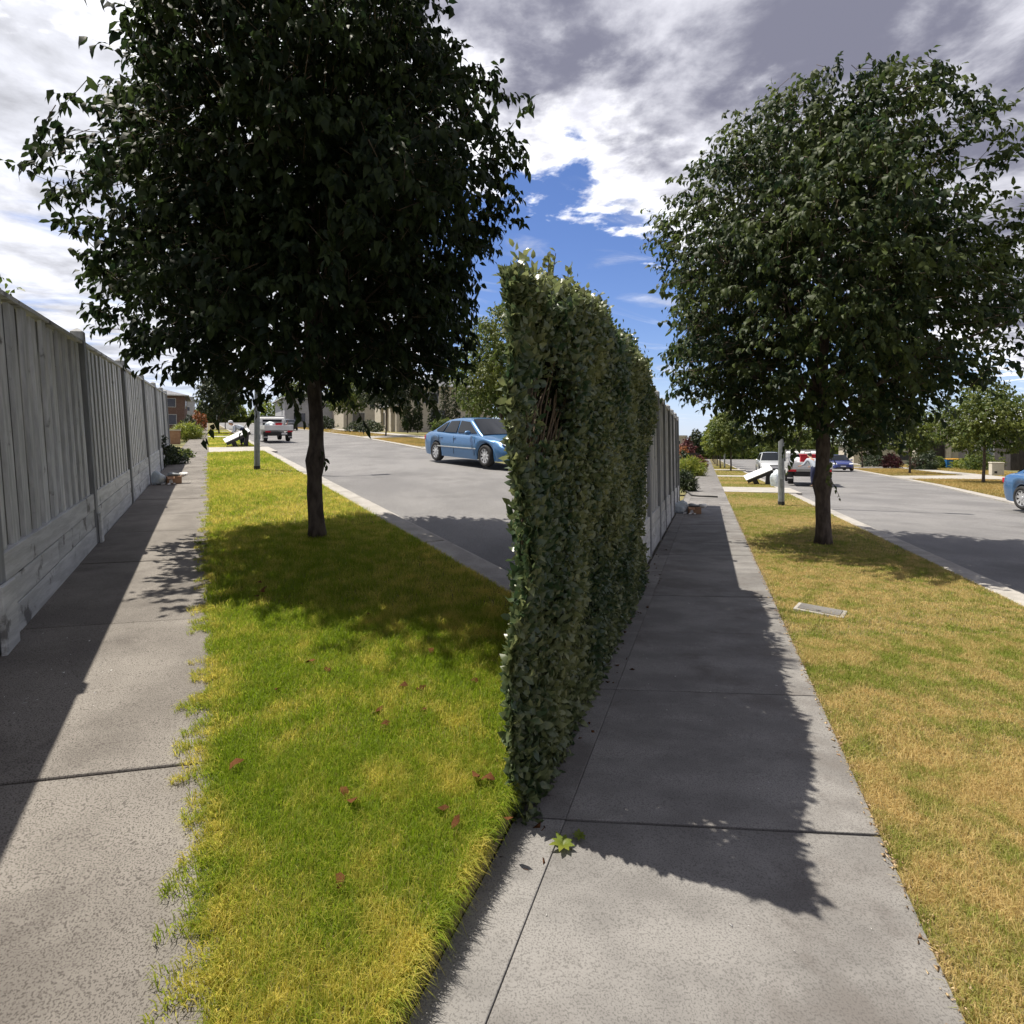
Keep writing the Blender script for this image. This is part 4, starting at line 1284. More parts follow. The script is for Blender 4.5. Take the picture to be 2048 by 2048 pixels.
def ute(label, st, s, t, yaw, scale):
    """Tray-back utility seen from behind; local +y is forward, the tailgate is near y = -2.5."""
    o = thing('tray_ute', label, 'ute', st, s, t, yaw, tilt=True); o.scale = (scale,) * 3
    for sd in (-1, 1):
        for yy in (-1.55, 1.45):
            wheel(o, sd * .76, yy, .34, .24, sd, M_silver, 6, .12)
        MB().box(sd * .80 - .14, sd * .80 + .14, -2.06, -2.03, .20, .66).build('mudflap', M_plastic, o)
        MB().box(sd * .80 - .13, sd * .80 + .13, -2.07, -2.062, .30, .36).build('mudflap_patch', M_plate, o)
        MB().box(sd * .72 - .17, sd * .72 + .17, -2.52, -2.46, .66, .76).build('tail_light', M_red, o, bevel=.01)
        MB().box(sd * .93 - .02, sd * .93 + .02, -2.45, -.10, .86, 1.14).build('tray_side', M_alu, o, bevel=.008)
        MB().box(sd * .88 - .025, sd * .88 + .025, -.14, -.09, .86, 1.78).build('rack_upright', M_alu, o)
        MB().box(sd * .93 - .10, sd * .93 + .10, .95, 1.12, 1.12, 1.30).build('mirror', M_plastic, o, bevel=.02)
    MB().box(-.92, .92, -2.45, -.10, .80, .855).build('tray_floor', M_alu, o)
    tgt = MB().box(-.94, .94, -2.50, -2.46, .80, 1.14)
    tgt = tgt.build('tailgate', M_white, o, bevel=.008)
    for z in (.88, .97, 1.06): MB().box(-.93, .93, -2.508, -2.5015, z, z + .012).build('pressing', M_alu, tgt)
    MB().box(-.88, .88, -.14, -.09, 1.70, 1.76).build('rack_rail', M_alu, o)
    MB().box(-.88, .88, -.14, -.09, 1.30, 1.35).build('rack_rail', M_alu, o)
    MB().box(-.62, .62, -2.40, 1.9, .42, .60).build('chassis', M_plastic, o)
    MB().box(-.60, .60, -2.44, -2.38, .50, .62).build('rear_bumper', M_plastic, o, bevel=.01)
    MB().box(.16, .54, -2.46, -2.445, .50, .62).build('number_plate', M_plate, o)
    cab = MB().prism([(.0, .45), (2.35, .40), (2.40, .78), (2.25, .92), (1.35, 1.03), (.78, 1.62), (.62, 1.68), (.08, 1.68), (.0, 1.60)], -.84, .84, 'x')
    cb = cab.build('cab', M_white, o, bevel=.04)
    MB().box(-.66, .66, -.012, -.003, 1.12, 1.52).build('rear_window', M_glass, o, bevel=.004)
    for sd in (-1, 1):
        mm = MB().prism([(.12, 1.05), (1.22, 1.05), (.76, 1.55), (.12, 1.58)], sd * .843, sd * .848, 'x'); mm.build('side_window', M_glass, o)
    MB().quad((-.74, 1.40, 1.05), (.74, 1.40, 1.05), (.68, .86, 1.60), (-.68, .86, 1.60)).build('windscreen', M_glass, o)
    return o


car1 = sedan('light blue sedan parked facing the camera on the far side of the left road', LS, 16.2, 8.50, 180 + 8, M_blue, scale=1.05)
car2 = sedan('light blue sedan cut off at the right edge, parked on the right road', RS, 18.2, 8.80, 180 + 8, M_blue, scale=1.0)
sedan('dark blue car facing the camera beyond the trunk on the right road', RS, 60.97, 11.21, 180, M_navy, scale=1.02)
sedan('small black car far up the left road past the ute', LS, 72.92, 9.67, 0, M_black)
sedan('silver car with dark bumper parked behind the tipped table on the right street', RS, 53.07, 4.92, 180, M_silver, H=1.62, hatch=True, scale=1.06)
sedan('dark grey car in the driveway beyond the left fence', LS, 88.26, -3.94, 100, M_black, H=1.55, hatch=True)
uL = ute('white tray ute parked at the left kerb with a red load', LS, 38.19, 3.99, 4, .95)
uR = ute('white tray ute parked at the right kerb beside the trunk, loaded with a red box', RS, 33.33, 4.73, -4, 1.0)


def load(st, s, t, side, k, zt):
    b = thing('red_box', 'bright red plastic box standing in the tray of the %s ute' % side, 'box', st, s, t, h=zt)
    MB().box(-.22 * k, .22 * k, -.16, .16, .0, .42 * k).build('tub', M_red, b, bevel=.02)
    MB().box(-.24 * k, .24 * k, -.18, .18, .425 * k, .46 * k).build('lid', M_red, b, bevel=.01)
    MB().tube([(-.15, 0, .46 * k), (-.12, 0, .55 * k), (.12, 0, .55 * k), (.15, 0, .46 * k)], .012, 6).build('handle', M_plastic, b)


def on_ute(u, x, y, z):
    return u.matrix_basis @ Vector((x, y, z))


for u, st, side, k in ((uL, LS, 'left', .85), (uR, RS, 'right', 1.45)):
    p = on_ute(u, -.05 if st is RS else .06, -2.05, .86); s_, t_ = st.inv(p.x, p.y); load(st, s_, t_, side, k, p.z - st.g(p.x, p.y))
    p = on_ute(u, -.45, -1.5, .86); s_, t_ = st.inv(p.x, p.y)
    q = place(blob('tarpaulin', M_bag, .32, .4, .25, 41, amp=.25), st, s_, t_, 0, p.z - st.g(p.x, p.y)); tag(q, 'pale tarpaulin bundled in the tray of the %s ute' % side, 'tarpaulin')
    for i in range(2):
        p = on_ute(u, .5 - i * .22, -2.0, .86)
        st_ = MB().tube([(0, 0, .02), (.15, .5, .30), (.3, 1.0, .58)], .018, 6).build('tool_handle', M_plastic if i else M_dead, None)
        st_.location = p; st_.rotation_euler = (0, 0, st.rot); tag(st_, ('dark' if i else 'brown') + ' tool handle leaning in the tray of the %s ute' % side, 'tool')
sk = place(blob('sack', M_bag, .24, .22, .42, 52, amp=.22), RS, 29.21, 2.99, 0)
tag(sk, 'big white sack standing on the grass beside the right ute', 'sack')

# table tipped on the grass beside each ute


def tipped(label, st, s, t, yaw, k):
    o = thing('tipped_table', label, 'table', st, s, t, yaw)
    M_ = Matrix.Translation((0, 0, .50 * k)) @ Matrix.Rotation(rad(-27), 4, 'Y') @ Matrix.Rotation(rad(14), 4, 'X')
    MB().box(-.68 * k, .68 * k, -.42 * k, .42 * k, .10, .14, M_).build('table_top', M_white, o, bevel=.006)
    MB().box(-.66 * k, .66 * k, -.40 * k, -.36 * k, -.06, .098, M_).build('apron', M_plastic, o)
    MB().box(-.66 * k, .66 * k, .36 * k, .40 * k, -.06, .098, M_).build('apron', M_plastic, o)
    MB().box(-.42 * k, -.20 * k, -.36 * k, .34 * k, -.42, .095, M_).build('leg', M_plastic, o)
    MB().prism([(.30 * k, .0), (.52 * k, .0), (.56 * k, .62 * k), (.36 * k, .60 * k)], -.2 * k, .2 * k, 'y').build('leg', M_plastic, o)
    MB().box(.655 * k, .69 * k, -.42 * k, .42 * k, -.16, .145, M_).build('end_board', M_white, o, bevel=.006)
    return o


tipped('white table tipped on its dark legs on the grass beside the left ute', LS, 30.99, 1.45, 0, 1.0)
tipped('white table tipped on its dark legs on the grass beside the right ute', RS, 30.91, 2.37, 0, .95)

# ------------------------------------------------------------------ people


def skinned(name, m_, parent, verts, edges, radii, root=0):
    me = bpy.data.meshes.new(name); me.from_pydata([Vector(v) for v in verts], edges, [])
    o = add(name, me, m_, parent)
    o.modifiers.new('skin', 'SKIN').use_smooth_shade = True
    for i, r in enumerate(radii):
        q = me.skin_vertices[0].data[i]; q.radius = (r, r) if not isinstance(r, tuple) else r
        q.use_root = (i == root)
    sb = o.modifiers.new('sub', 'SUBSURF'); sb.levels = 1; sb.render_levels = 1
    return o


def person(label, st, s, t, yaw, lean, arms, hat=True, scale=1.0, stride=.12):
    o = thing('person', label, 'person', st, s, t, yaw); o.scale = (scale,) * 3
    c_, s_ = math.cos(rad(lean)), math.sin(rad(lean))

    def up(x, h): return (x, s_ * h, .93 + c_ * h)
    pel = (0, 0, .93); wst = up(0, .18); chs = up(0, .42); nck = up(0, .56); hd = (0, nck[1] + .10 * s_ + .05, nck[2] + .13 * c_ + .03); crn = (0, hd[1] + .04, hd[2] + .10)
    V = [pel, wst, chs, nck, hd, crn]; E_ = [(0, 1), (1, 2), (2, 3), (3, 4), (4, 5)]; Rr = [.12, .115, .13, .055, .085, .075]
    V.append((0, hd[1] + .115, hd[2] - .005)); E_.append((4, 6)); Rr.append(.018)         # nose
    for sd in (-1, 1):
        V.append((sd * .095, hd[1], hd[2])); E_.append((4, len(V) - 1)); Rr.append(.02)     # ears
    legs, armsi = [], []
    for sd in (-1, 1):
        i = len(V)
        V += [(sd * .10, 0, .86), (sd * .12, sd * stride * .5 + .05, .48), (sd * .13, sd * stride, .08), (sd * .14, sd * stride + .16, .04)]
        E_ += [(0, i), (i, i + 1), (i + 1, i + 2), (i + 2, i + 3)]; Rr += [.09, .06, .045, .04]; legs.append(i)
    for sd, (el, ha) in zip((-1, 1), arms):
        i = len(V); sh = (sd * .19, chs[1] + .08 * s_, chs[2] + .08 * c_)
        V += [sh, el, ha]; E_ += [(2, i), (i, i + 1), (i + 1, i + 2)]; Rr += [.06, .042, .032]; armsi.append(i)
        dv = (Vector(ha) - Vector(el)).normalized(); sx = dv.cross(Vector((0, 1, .3))).normalized()
        pm = Vector(ha) + dv * .07; V.append(tuple(pm)); E_.append((i + 2, i + 3)); Rr.append((.035, .022)); pi = i + 3
        for f, l in ((-.03, .075), (-.01, .09), (.01, .085), (.03, .065)):
            k = len(V); V += [tuple(pm + sx * f + dv * .035), tuple(pm + sx * f * 1.2 + dv * l + Vector((0, .015, -.012)))]
            E_ += [(pi, k), (k, k + 1)]; Rr += [.010, .008]
        k = len(V); V.append(tuple(Vector(ha) + dv * .05 + sx * -sd * .055)); E_.append((i + 2, k)); Rr.append(.011)
    skinned('body', M_skin, o, V, E_, Rr)
    tv, te, tr = [V[0], V[1]], [(0, 1)], [.155, .14]
    for i in legs:
        b = len(tv); tv += [V[i], V[i + 1], (V[i + 2][0], V[i + 2][1], .10)]; te += [(0, b), (b, b + 1), (b + 1, b + 2)]; tr += [.115, .09, .075]
    skinned('trousers', M_navyc, o, tv, te, tr)
    sv, se, sr = [V[0], V[1], V[2], tuple(Vector(V[2]).lerp(Vector(V[3]), .7))], [(0, 1), (1, 2), (2, 3)], [.155, .155, .175, .085]
    for i in armsi:
        b = len(sv); sv += [V[i], V[i + 1], tuple(Vector(V[i + 1]).lerp(Vector(V[i + 2]), .7))]; se += [(2, b), (b, b + 1), (b + 1, b + 2)]; sr += [.085, .062, .052]
    skinned('shirt', M_shirt, o, sv, se, sr, root=1)
    for i in legs:
        a = V[i + 2]
        MB().box(a[0] - .05, a[0] + .05, a[1] - .09, a[1] + .20, 0, .09).build('boot', M_boot, o, bevel=.03)
    blob('hair', M_plastic, .098, .11, .085, 2, o, (hd[0], hd[1] - .01, hd[2] - .01), amp=.05, sub=2)
    if hat:
        ht = blob('hat', M_hat, .115, .125, .09, 6, o, (hd[0], hd[1], hd[2] + .04), amp=.04, sub=2)
        MB().lathe([(.19, 0), (.19, .012), (.05, .016)], 20, 'z').build('brim', M_hat, ht, loc=(0, 0, .01))
    return o


person('person in pale hat and navy trousers bending over the tipped table by the left ute', LS, 31.61, 1.77, 75, 68, (((-.22, .42, .82), (-.18, .62, .70)), ((.22, .44, .84), (.18, .64, .72))))
person('person in a grey shirt and navy trousers leaning on the tailgate of the right ute', RS, 29.26, 4.52, 25, 34, (((-.30, .36, 1.10), (-.34, .58, 1.02)), ((.26, .30, 1.08), (.16, .52, 1.0))), hat=False, scale=.94, stride=.05)

# ------------------------------------------------------------------ houses


def house(name, label, st, s, t, yaw, w, d, h, wall, roof, hip=1.8, wins=(), eave=.5, flat=False, dh=0.0):
    """w along local x, d along local y, centred; wins: (side, u, z, width, height) with side in 'N','S','E','W'."""
    o = thing(name, label, 'house', st, s, t, yaw, h=dh)
    MB().box(-w / 2, w / 2, -d / 2, d / 2, -.6, h).build('wall', wall, o)
    if flat:
        MB().box(-w / 2 - .1, w / 2 + .1, -d / 2 - .1, d / 2 + .1, h + .003, h + .35).build('parapet', wall, o)
    else:
        a, b = w / 2 + eave, d / 2 + eave
        m = MB(); k = min(a, b)
        m.v = [(-a, -b, h), (a, -b, h), (a, b, h), (-a, b, h)]
        if a >= b: m.v += [(-(a - b), 0, h + hip), (a - b, 0, h + hip)]; m.f = [(0, 1, 5, 4), (1, 2, 5), (2, 3, 4, 5), (3, 0, 4), (3, 2, 1, 0)]
        else: m.v += [(0, -(b - a), h + hip), (0, b - a, h + hip)]; m.f = [(0, 1, 4), (1, 2, 5, 4), (2, 3, 5), (3, 0, 4, 5), (3, 2, 1, 0)]
        rf = m.build('roof', roof, o)
        MB().box(-a, a, -b - .08, -b, h - .12, h + .02).box(-a, a, b, b + .08, h - .12, h + .02).box(-a - .08, -a, -b, b, h - .12, h + .02).box(a, a + .08, -b, b, h - .12, h + .02).build('gutter', M_frame, o)
    for (sd, u, z, ww, hh) in wins:
        if sd in 'NS':
            y = d / 2 if sd == 'N' else -d / 2; g = 1 if sd == 'N' else -1
            f = MB().box(u - ww / 2 - .07, u + ww / 2 + .07, min(y, y + g * .06), max(y, y + g * .06), z - .07, z + hh + .07).build('window', M_frame, o)
            MB().box(u - ww / 2, u + ww / 2, min(y + g * .05, y + g * .075), max(y + g * .05, y + g * .075), z, z + hh).build('pane', M_win, f)
        else:
            x = w / 2 if sd == 'E' else -w / 2; g = 1 if sd == 'E' else -1
            f = MB().box(min(x, x + g * .06), max(x, x + g * .06), u - ww / 2 - .07, u + ww / 2 + .07, z - .07, z + hh + .07).build('window', M_frame, o)
            MB().box(min(x + g * .05, x + g * .075), max(x + g * .05, x + g * .075), u - ww / 2, u + ww / 2, z, z + hh).build('pane', M_win, f)
    return o


hA = house('brick_house', 'two-storey dark brick house with a hipped roof just past the left fence', LS, 87.70, -7.41, 0, 9, 11, 4.6, M_brick, M_roof, 1.5, (('S', 2.6, 3.0, 1.6, 1.1), ('S', 2.6, .6, 1.8, 1.3), ('E', -2, 3.0, 1.5, 1.1), ('E', 2, .7, 1.5, 1.4)))
hB = house('modern_house', 'pale grey flat-roofed modern house far up the left side', LS, 134.24, -7.46, 0, 9.4, 10, 5.2, M_wallg, M_roof, flat=True, wins=(('S', 2.4, 3.1, 3.0, .8), ('S', -1.5, 3.1, 1.8, .8), ('E', 0, 3, 2, 1)))
MB().box(1.5, 4.72, -5.02, -3, 5.55, 6.2).build('roof_box', M_wallg, hB)
hC = house('veranda_house', 'pale two-storey house with grey roof and columns behind the cypresses across the left road', LS, 70.45, 28.82, 0, 12, 15, 5.4, M_wall, M_roof, 2.4, (('W', -4, 3.2, 1.8, 1.3), ('W', 0, 3.2, 1.8, 1.3), ('W', 4, 3.2, 1.8, 1.3), ('S', -3, 3.2, 2, 1.3), ('S', 2.5, 3.2, 2, 1.3), ('W', 3, .6, 2.2, 1.7), ('S', -2, .6, 2, 1.7)))
for y in (-7.2, -5.0, -2.8, -.6):
    MB().box(-7.6, -7.2, y - .2, y + .2, -.5, 2.75).build('column', M_wall, hC)
MB().box(-7.8, -6.02, -7.5, -.3, 2.76, 2.98).build('balcony_floor', M_wallg, hC)
for z in (3.2, 3.45, 3.7): MB().box(-7.78, -7.70, -7.4, -.4, z, z + .06).build('rail', M_white, hC)
hD = house('grey_house', 'grey-roofed house behind the ute across the left road', LS, 102.46, 17.43, 0, 11, 14, 4.8, M_wallg, M_roof, 2.2, (('W', -3, 3, 1.8, 1.2), ('S', 0, 3, 2.2, 1.2), ('S', -3, .7, 2, 1.5)))
hE = house('white_house', 'white rendered house across the left road behind the street trees', LS, 93.05, 25.56, 0, 11, 13, 5.4, M_wall, M_roof, 2.0, (('W', -3, 3.3, 1.8, 1.3), ('S', 0, 3.3, 2.2, 1.3), ('S', -3, .7, 2, 1.5)))
hF = house('garage_house', 'pale house with a white portal and dark doorway across the right road', RS, 107.95, 37.37, 0, 11, 15, 5.8, M_wall, M_roof, 2.2, (('W', 4.6, 3.6, 1.6, 1.2), ('W', .2, 3.6, 1.0, 1.4), ('S', -2.5, 3.5, 1.6, 1.4), ('S', 2, 3.5, 1.6, 1.4), ('S', -3.4, .5, .5, 2.0), ('S', -1.4, .5, .5, 2.0)))
# portal facing the road and the camera
for (x0, x1) in ((-9.4, -8.9), (-6.0, -5.52)): MB().box(x0, x1, -8.6, -7.52, -.6, 4.3).build('portal_post', M_wall, hF)
MB().box(-9.4, -5.52, -8.6, -7.52, 4.303, 5.0).build('portal_beam', M_wall, hF)
MB().box(-8.89, -6.01, -8.0, -7.9, -.5, 4.29).build('door', M_dark, hF)
hG = house('dark_house', 'dark fronted house with a pale ribbed metal roof at the right edge', RS, 82.72, 35.34, 0, 12, 13, 5.0, M_dark, M_roofl, 2.0, (('W', -2, .6, 2.0, 1.8), ('W', 2.5, .6, 2.0, 1.8), ('S', -3, .5, 1.6, 2.0)))
for i in range(26):
    y = -6.9 + i * .55
    MB().tube([(-6.55, y, 5.02), (-.6, y if abs(y) < .6 else y * .12, 7.02)], .035, 4).build('roof_rib', M_roofl, hG)
for x in (-4.5, -2.5, -.5): MB().box(x - .15, x + .15, -7.6, -7.3, -.5, 2.9).build('column', M_wall, hG)
hH = house('beige_house', 'tall beige house far beyond the right fence', RS, 101.75, -6.63, 0, 6.4, 9, 4.6, M_wall, M_roof, flat=True, wins=(('S', 1.8, 2.9, 1.2, 1.1), ('S', -1, 2.9, 1.2, 1.1), ('S', 1.8, .6, 1.2, 1.2), ('E', 0, 2.8, 1.8, 1.1)))
hI = house('hipped_house', 'grey roofed house hidden behind the street tree across the right road', RS, 130.55, 31.40, 0, 12, 13, 3.6, M_wall, M_roof, 2.0, (('S', -3, .7, 2, 1.5), ('S', 2, .7, 2, 1.5), ('W', 0, .7, 2, 1.5)))

# small walls, boxes and bins
bp = thing('brick_planter', 'low round-cornered brick planter by the driveway across the right road', 'planter', RS, 68.83, 19.77, 10)
MB().box(-.70, .70, -.48, .48, -.2, 1.12).build('core', M_mortar, bp)
bm_ = MB()
for r in range(13):
    for i in range(6):
        x0 = -.74 + i * .247 + (.12 if r % 2 else 0)
        bm_.box(max(x0, -.74), min(x0 + .235, .74), -.50, -.478, -.15 + r * .098, -.15 + r * .098 + .086)
        if i < 4: bm_.box(-.742, -.702, -.49 + i * .247, -.49 + i * .247 + .235, -.15 + r * .098, -.15 + r * .098 + .086)
q = bm_.build('bricks', M_brick, bp); q['kind'] = 'stuff'
MB().box(-.77, .77, -.53, .53, 1.123, 1.20).build('coping', M_brick, bp, bevel=.01)
sb = thing('service_box', 'cream utility cabinet standing on the verge across the right road', 'cabinet', RS, 52.04, 19.26, 0)
MB().box(-.34, .34, -.25, .25, -.05, .88).build('cabinet', M_stone, sb, bevel=.02)
MB().box(-.37, .37, -.28, .28, .883, .95).build('lid', M_stone, sb, bevel=.015)
MB().box(-.20, -.05, -.262, -.2515, .14, .30).build('vent', M_plastic, sb)


def bin_(label, st, s, t, lid, body):
    o = thing('wheelie_bin', label, 'bin', st, s, t, 0)
    MB().prism([(-.25, .08), (.27, .08), (.32, .98), (-.30, .98)], -.27, .27, 'x').build('tub', body, o, bevel=.03)
    MB().prism([(-.36, .985), (.36, .985), (.30, 1.06), (-.30, 1.09)], -.30, .30, 'x').build('lid', lid, o, bevel=.02)
    for x in (-.24, .24): MB().lathe([(.11, -.03), (.11, .03)], 14, 'x', (x, .25, .11)).build('wheel', M_tyre, o)
    return o


bin_('blue bin with a yellow lid beside the garage across the right road', RS, 76.48, 24.32, M_yel, M_bluep)
bin_('dark bin with an orange-yellow lid next to the blue bin', RS, 77.43, 25.18, M_yel, M_dark)
lb = thing('letterbox', 'small beige pillar letterbox in the garden past the right fence', 'letterbox', RS, 41.33, -1.31, 0)
MB().box(-.22, .22, -.16, .16, -.1, .80).build('pillar', M_stone, lb, bevel=.015)
MB().box(-.26, .26, -.20, .20, .803, .88).build('cap', M_stone, lb, bevel=.01)
MB().box(-.12, .12, -.168, -.1615, .55, .60).build('slot', M_plastic, lb)
gb = thing('letterbox', 'dark grey letterbox post with a white cap beside the beige pillar', 'letterbox', RS, 43.64, -1.09, 0)
MB().box(-.13, .13, -.13, .13, -.1, .95).build('pillar', M_galv, gb, bevel=.01)
MB().box(-.15, .15, -.15, .15, .953, 1.10).build('cap', M_white, gb, bevel=.01)
wl = thing('garden_wall', 'low tan garden wall at the end of the left fence', 'wall', LS, 38.52, -1.81, 0)
MB().box(-.55, .22, -.12, .12, -.15, .72).build('panel', M_card, wl, bevel=.01)
MB().box(-.58, .25, -.15, .15, .723, .79).build('coping', M_stone, wl, bevel=.01)
fx = thing('dark_fence', 'black timber side fence far beyond the right garden', 'fence', RS, 76.34, -1.97, 0)
for i in range(8): MB().box(-1.0 + i * .25, -.77 + i * .25, -.02, .02, -.2, 1.75).build('board', M_dark, fx)

# ------------------------------------------------------------------ farther trees and gardens
G1 = 'street trees in the row along the right footpath'


def street_tree(label, st, s, t, H, Rw, n, lm=M_leafT, seed=1, group=None, zl=1.6, tr=.07, LLf=.22, dense=1.0):
    prof = [(zl, Rw * .35, .6), (zl + .12 * (H - zl), Rw * .8, 1), (zl + .35 * (H - zl), Rw, 1), (zl + .6 * (H - zl), Rw * .88, 1), (zl + .85 * (H - zl), Rw * .5, 1), (H, Rw * .12, 1)]
    return tree('street_tree', label, st, s, t, prof, n, 9, LLf, LLf * .5, lm, tr, zl, limbs=6, seed=seed, group=group, lumps=.14, twig_vis=.35, trunk_k=10, gap=.3)


street_tree('nearest tree of the row along the right footpath, just behind the tipped table', RS, 56.11, 1.99, 6.1, 2.0, 1000, seed=101, group=G1, LLf=.24)
street_tree('yellow-green tree second in the row along the right footpath', RS, 66.83, 1.30, 6.4, 1.75, 800, M_leafY, 102, G1, LLf=.26)
for i, (px_s, px_t, H) in enumerate(((80.01, 1.17, 6.6), (95.43, 1.09, 7.0), (115.27, 1.04, 7.4), (141.76, 1.04, 8.0))):
    street_tree(['third', 'fourth', 'fifth', 'sixth and farthest'][i] + ' tree of the row receding along the right footpath', RS, px_s, px_t, H, 1.9, 420, M_leafT, 103 + i, G1, LLf=.34)
street_tree('round street tree in front of the dark house across the right road', RS, 38.27, 13.64, 6.0, 2.15, 1500, M_leafT, 111, 'street trees across the right road', zl=1.6, LLf=.17)
street_tree('slender street tree in front of the portal across the right road', RS, 54.41, 14.88, 6.0, 1.75, 900, M_leafT, 112, 'street trees across the right road', LLf=.2)
street_tree('dark street tree left of the red shrub across the right road', RS, 76.09, 16.40, 7.0, 2.5, 800, M_leafD, 113, 'street trees across the right road', LLf=.28)
street_tree('street tree seen between the ute and the trunk across the right road', RS, 106.38, 15.09, 8.5, 3.3, 800, M_leafT, 114, 'street trees across the right road', LLf=.36)
street_tree('distant tree above the silver car across the right road', RS, 138.89, 13.81, 9.5, 4.0, 700, M_leafT, 115, 'street trees across the right road', LLf=.45)
street_tree('conical dark tree at the end of the right garden', RS, 100.68, -1.83, 6.2, 1.5, 500, M_leafD, 116, LLf=.3)
street_tree('street tree standing on the left verge beyond the tipped table', LS, 59.32, 1.02, 8.0, 2.1, 1300, M_leafD, 121, 'trees along the left footpath', LLf=.24)
street_tree('distant tree on the left verge behind the first one', LS, 87.47, 2.38, 8.5, 2.2, 600, M_leafT, 122, 'trees along the left footpath', LLf=.32)
street_tree('dense dark tree behind the blue car at the end of the left road', LS, 22.58, 13.05, 7.3, 2.5, 2300, M_leafT, 123, zl=1.3, LLf=.17, tr=.1)
street_tree('young street tree on the golden verge across the left road', LS, 44.78, 14.11, 8.0, 2.6, 1200, M_leafD, 124, 'street trees across the left road', LLf=.22, zl=2.4)
street_tree('street tree further back across the left road', LS, 65.64, 15.67, 8.2, 2.8, 900, M_leafT, 125, 'street trees across the left road', LLf=.28, zl=2.2)
street_tree('far street tree behind the ute across the left road', LS, 98.35, 14.41, 8.5, 3.2, 700, M_leafT, 126, 'street trees across the left road', LLf=.36, zl=2.2)
street_tree('leafy shrub looking over the near end of the left fence', LS, 6.35, -1.95, 3.15, .55, 160, M_leafT, 127, zl=1.4, tr=.03, LLf=.085)

# cypresses in front of the veranda house
for i, (s, t, H, lb_) in enumerate(((53.07, 23.46, 8.6, 'tallest slim cypress in front of the veranda house'), (54.38, 25.35, 8.2, 'slim cypress beside the dark dense tree across the left road'), (55.49, 23.02, 6.2, 'shorter slim cypress between the columns of the veranda house'), (54.36, 20.74, 4.6, 'low slim cypress at the brick pier of the veranda house'), (54.84, 19.74, 4.2, 'leftmost low cypress across the left road'))):
    tree('cypress', lb_, LS, s, t, [(.15, .35, 1), (.6, .55, 1), (H * .4, .55, 1), (H * .75, .38, 1), (H, .05, 1)], 420, 8, .20, .08, M_leafD, .06, .5, limbs=3, seed=140 + i, group='cypresses across the left road', lumps=.08, droop=-.6, twig_vis=.2, trunk_k=8, gap=0)


def shrub(label, st, s, t, w, h, lm, n, seed, name='shrub', LL=.12, group=None, droop=.1, spike=False):
    prof = [(.02, w * .75, 1), (h * .3, w, 1), (h * .7, w * .8, 1), (h, w * .25, 1)]
    return tree(name, label, st, s, t, prof, n, 8, LL, LL * (.12 if spike else .5), lm, .02, .1, limbs=4, seed=seed, group=group, cat='plant', lumps=.2, droop=droop, twig_vis=.3, trunk_k=6, gap=.1)


shrub('dark leafy shrub at the foot of the left fence past the rubbish', LS, 19.91, -1.11, .42, .62, M_leafD, 170, 150, LL=.10)
shrub('low green ground plant spreading onto the left footpath at the end of the fence', LS, 23.18, -1.00, .50, .40, M_leafT, 150, 151, LL=.10)
shrub('thin weedy climber on the last sleepers of the left fence', LS, 18.86, -1.24, .18, 1.0, M_leafD, 70, 152, LL=.09)
shrub('yellow-green grassy clump beside the left footpath beyond the fence', LS, 43.85, -1.37, 1.05, 1.15, M_leafY, 420, 153, 'grass_clump', LL=.35, droop=-.1, spike=True)
shrub('orange-red leaved shrub in the garden past the left fence', LS, 73.61, -1.07, 1.1, 2.6, M_leafO, 220, 154, LL=.22)
shrub('green shrub beside the dark grey car past the left fence', LS, 69.62, -2.02, .9, 1.9, M_leafD, 200, 155, LL=.2)
shrub('yellow-green grassy clump beside the right footpath past the fence', RS, 41.42, -1.10, 1.0, 1.25, M_leafY, 420, 156, 'grass_clump', LL=.35, droop=-.1, spike=True)
shrub('dark strappy plant at the end of the right fence', RS, 23.87, -0.88, .42, .8, M_leafD, 260, 157, LL=.25, droop=-.2, spike=True)
shrub('small green tuft on the right footpath beside the hose', RS, 24.19, -0.66, .22, .22, M_leafT, 60, 158, LL=.08)
shrub('orange flowering shrub in the garden past the right fence', RS, 67.17, -2.70, 1.0, 2.7, M_leafO, 200, 159, LL=.22)
shrub('grey-green shrub behind the beige letterbox', RS, 52.06, -1.96, .7, 1.9, M_leafD, 200, 160, LL=.2)
shrub('brown arching shrub beside the right footpath beyond the letterboxes', RS, 63.52, -1.05, 1.0, 1.5, M_leafP, 220, 161, LL=.2)
shrub('purple-leaved tall shrub in front of the beige house', RS, 84.83, -2.69, 1.3, 4.0, M_leafP, 260, 162, LL=.3)
shrub('low yellow-green plants by the far end of the right footpath', RS, 72.45, -0.84, .9, .9, M_leafY, 140, 163, LL=.2)
shrub('red-leaved round shrub across the right road', RS, 75.03, 18.86, 1.0, 1.7, M_leafP, 260, 164, LL=.2)
shrub('long clipped green hedge left of the red shrub across the right road', RS, 81.70, 18.96, 1.6, 1.7, M_leafD, 360, 165, LL=.2)
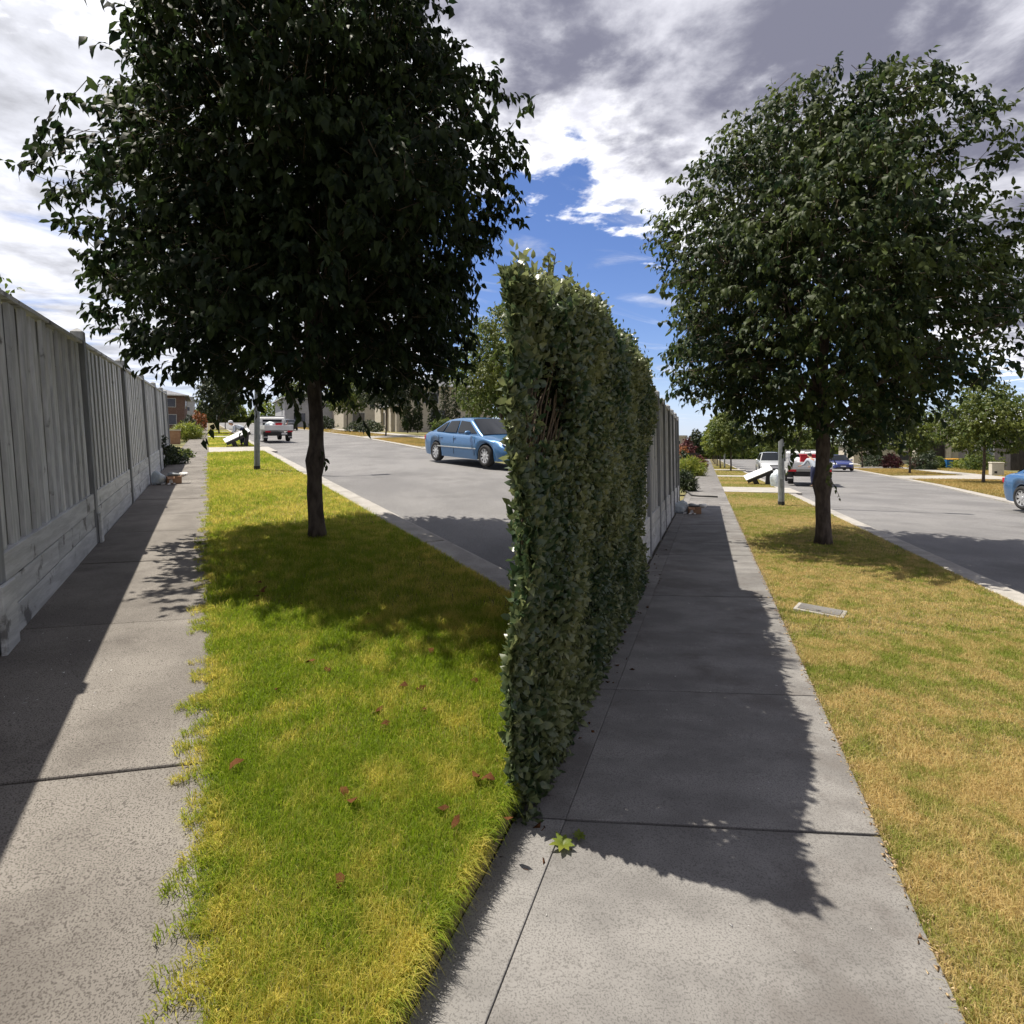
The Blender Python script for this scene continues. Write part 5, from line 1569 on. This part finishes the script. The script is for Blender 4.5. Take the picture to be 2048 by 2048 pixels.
shrub('palm-like plant spilling over the brick planter', RS, 68.39, 19.77, 1.1, 2.4, M_leafD, 200, 166, LL=.5, droop=.3, spike=True)
shrub('green garden bush under the portal across the right road', RS, 77.26, 23.65, 1.2, 1.3, M_leafT, 260, 167, LL=.2)
shrub('yellow-green bushes in front of the dark windows across the right road', RS, 74.85, 25.56, 1.3, 1.2, M_leafY, 300, 168, LL=.2)
shrub('green bush behind the cream utility cabinet', RS, 68.72, 24.26, 1.5, 1.9, M_leafT, 300, 169, LL=.2)
shrub('green bush under the cypresses across the left road', LS, 45.79, 20.14, 1.3, 1.6, M_leafT, 280, 170, LL=.2)
shrub('dark bush behind the blue sedan across the left road', LS, 39.50, 19.39, 1.5, 1.7, M_leafD, 300, 171, LL=.2)
shrub('low hedge under the street trees across the left road', LS, 58.77, 16.14, 2.0, 1.4, M_leafD, 320, 172, LL=.22)
shrub('bush beside the grey house across the left road', LS, 79.08, 15.35, 1.8, 1.8, M_leafD, 260, 173, LL=.25)
# low dense far woods that close the end of both streets
for st, s, t, w, hh, sd, lbl in ((LS, 231.13, 3.03, 16, 9, 180, 'left'), (LS, 160.15, 35.83, 26, 9, 181, 'left'), (RS, 209.30, -0.86, 18, 9.5, 183, 'right'), (RS, 209.70, 23.65, 30, 10, 184, 'right'), (RS, 184.91, 41.45, 26, 10, 185, 'right')):
    rg = np.random.default_rng(sd); n_ = 9000
    a = rg.uniform(0, 6.28, n_); r = np.sqrt(rg.uniform(0, 1, n_)) * w; x = r * np.cos(a); y = r * np.sin(a) * .3
    top = hh * (.62 + .18 * np.sin(x * .55 + sd) + .15 * np.sin(x * 1.3 + 2 * sd) + .10 * np.sin(x * 3.1))
    z = rg.uniform(0, 1, n_) * top
    V, T = leaf_np(np.stack([x, y, z], 1), rg.normal(size=(n_, 3)) + np.array([0, 0, -.3]), rg.normal(size=(n_, 3)), rg.uniform(.5, 1.1, n_), .5)
    o = add('far_trees', np_mesh('far_trees', V, T, np.repeat(rg.beta(2, 2, n_), 6)), M_leafT)
    o['kind'] = 'stuff'; o.location = st.P(s, t); o.rotation_euler = (0, 0, st.rot)
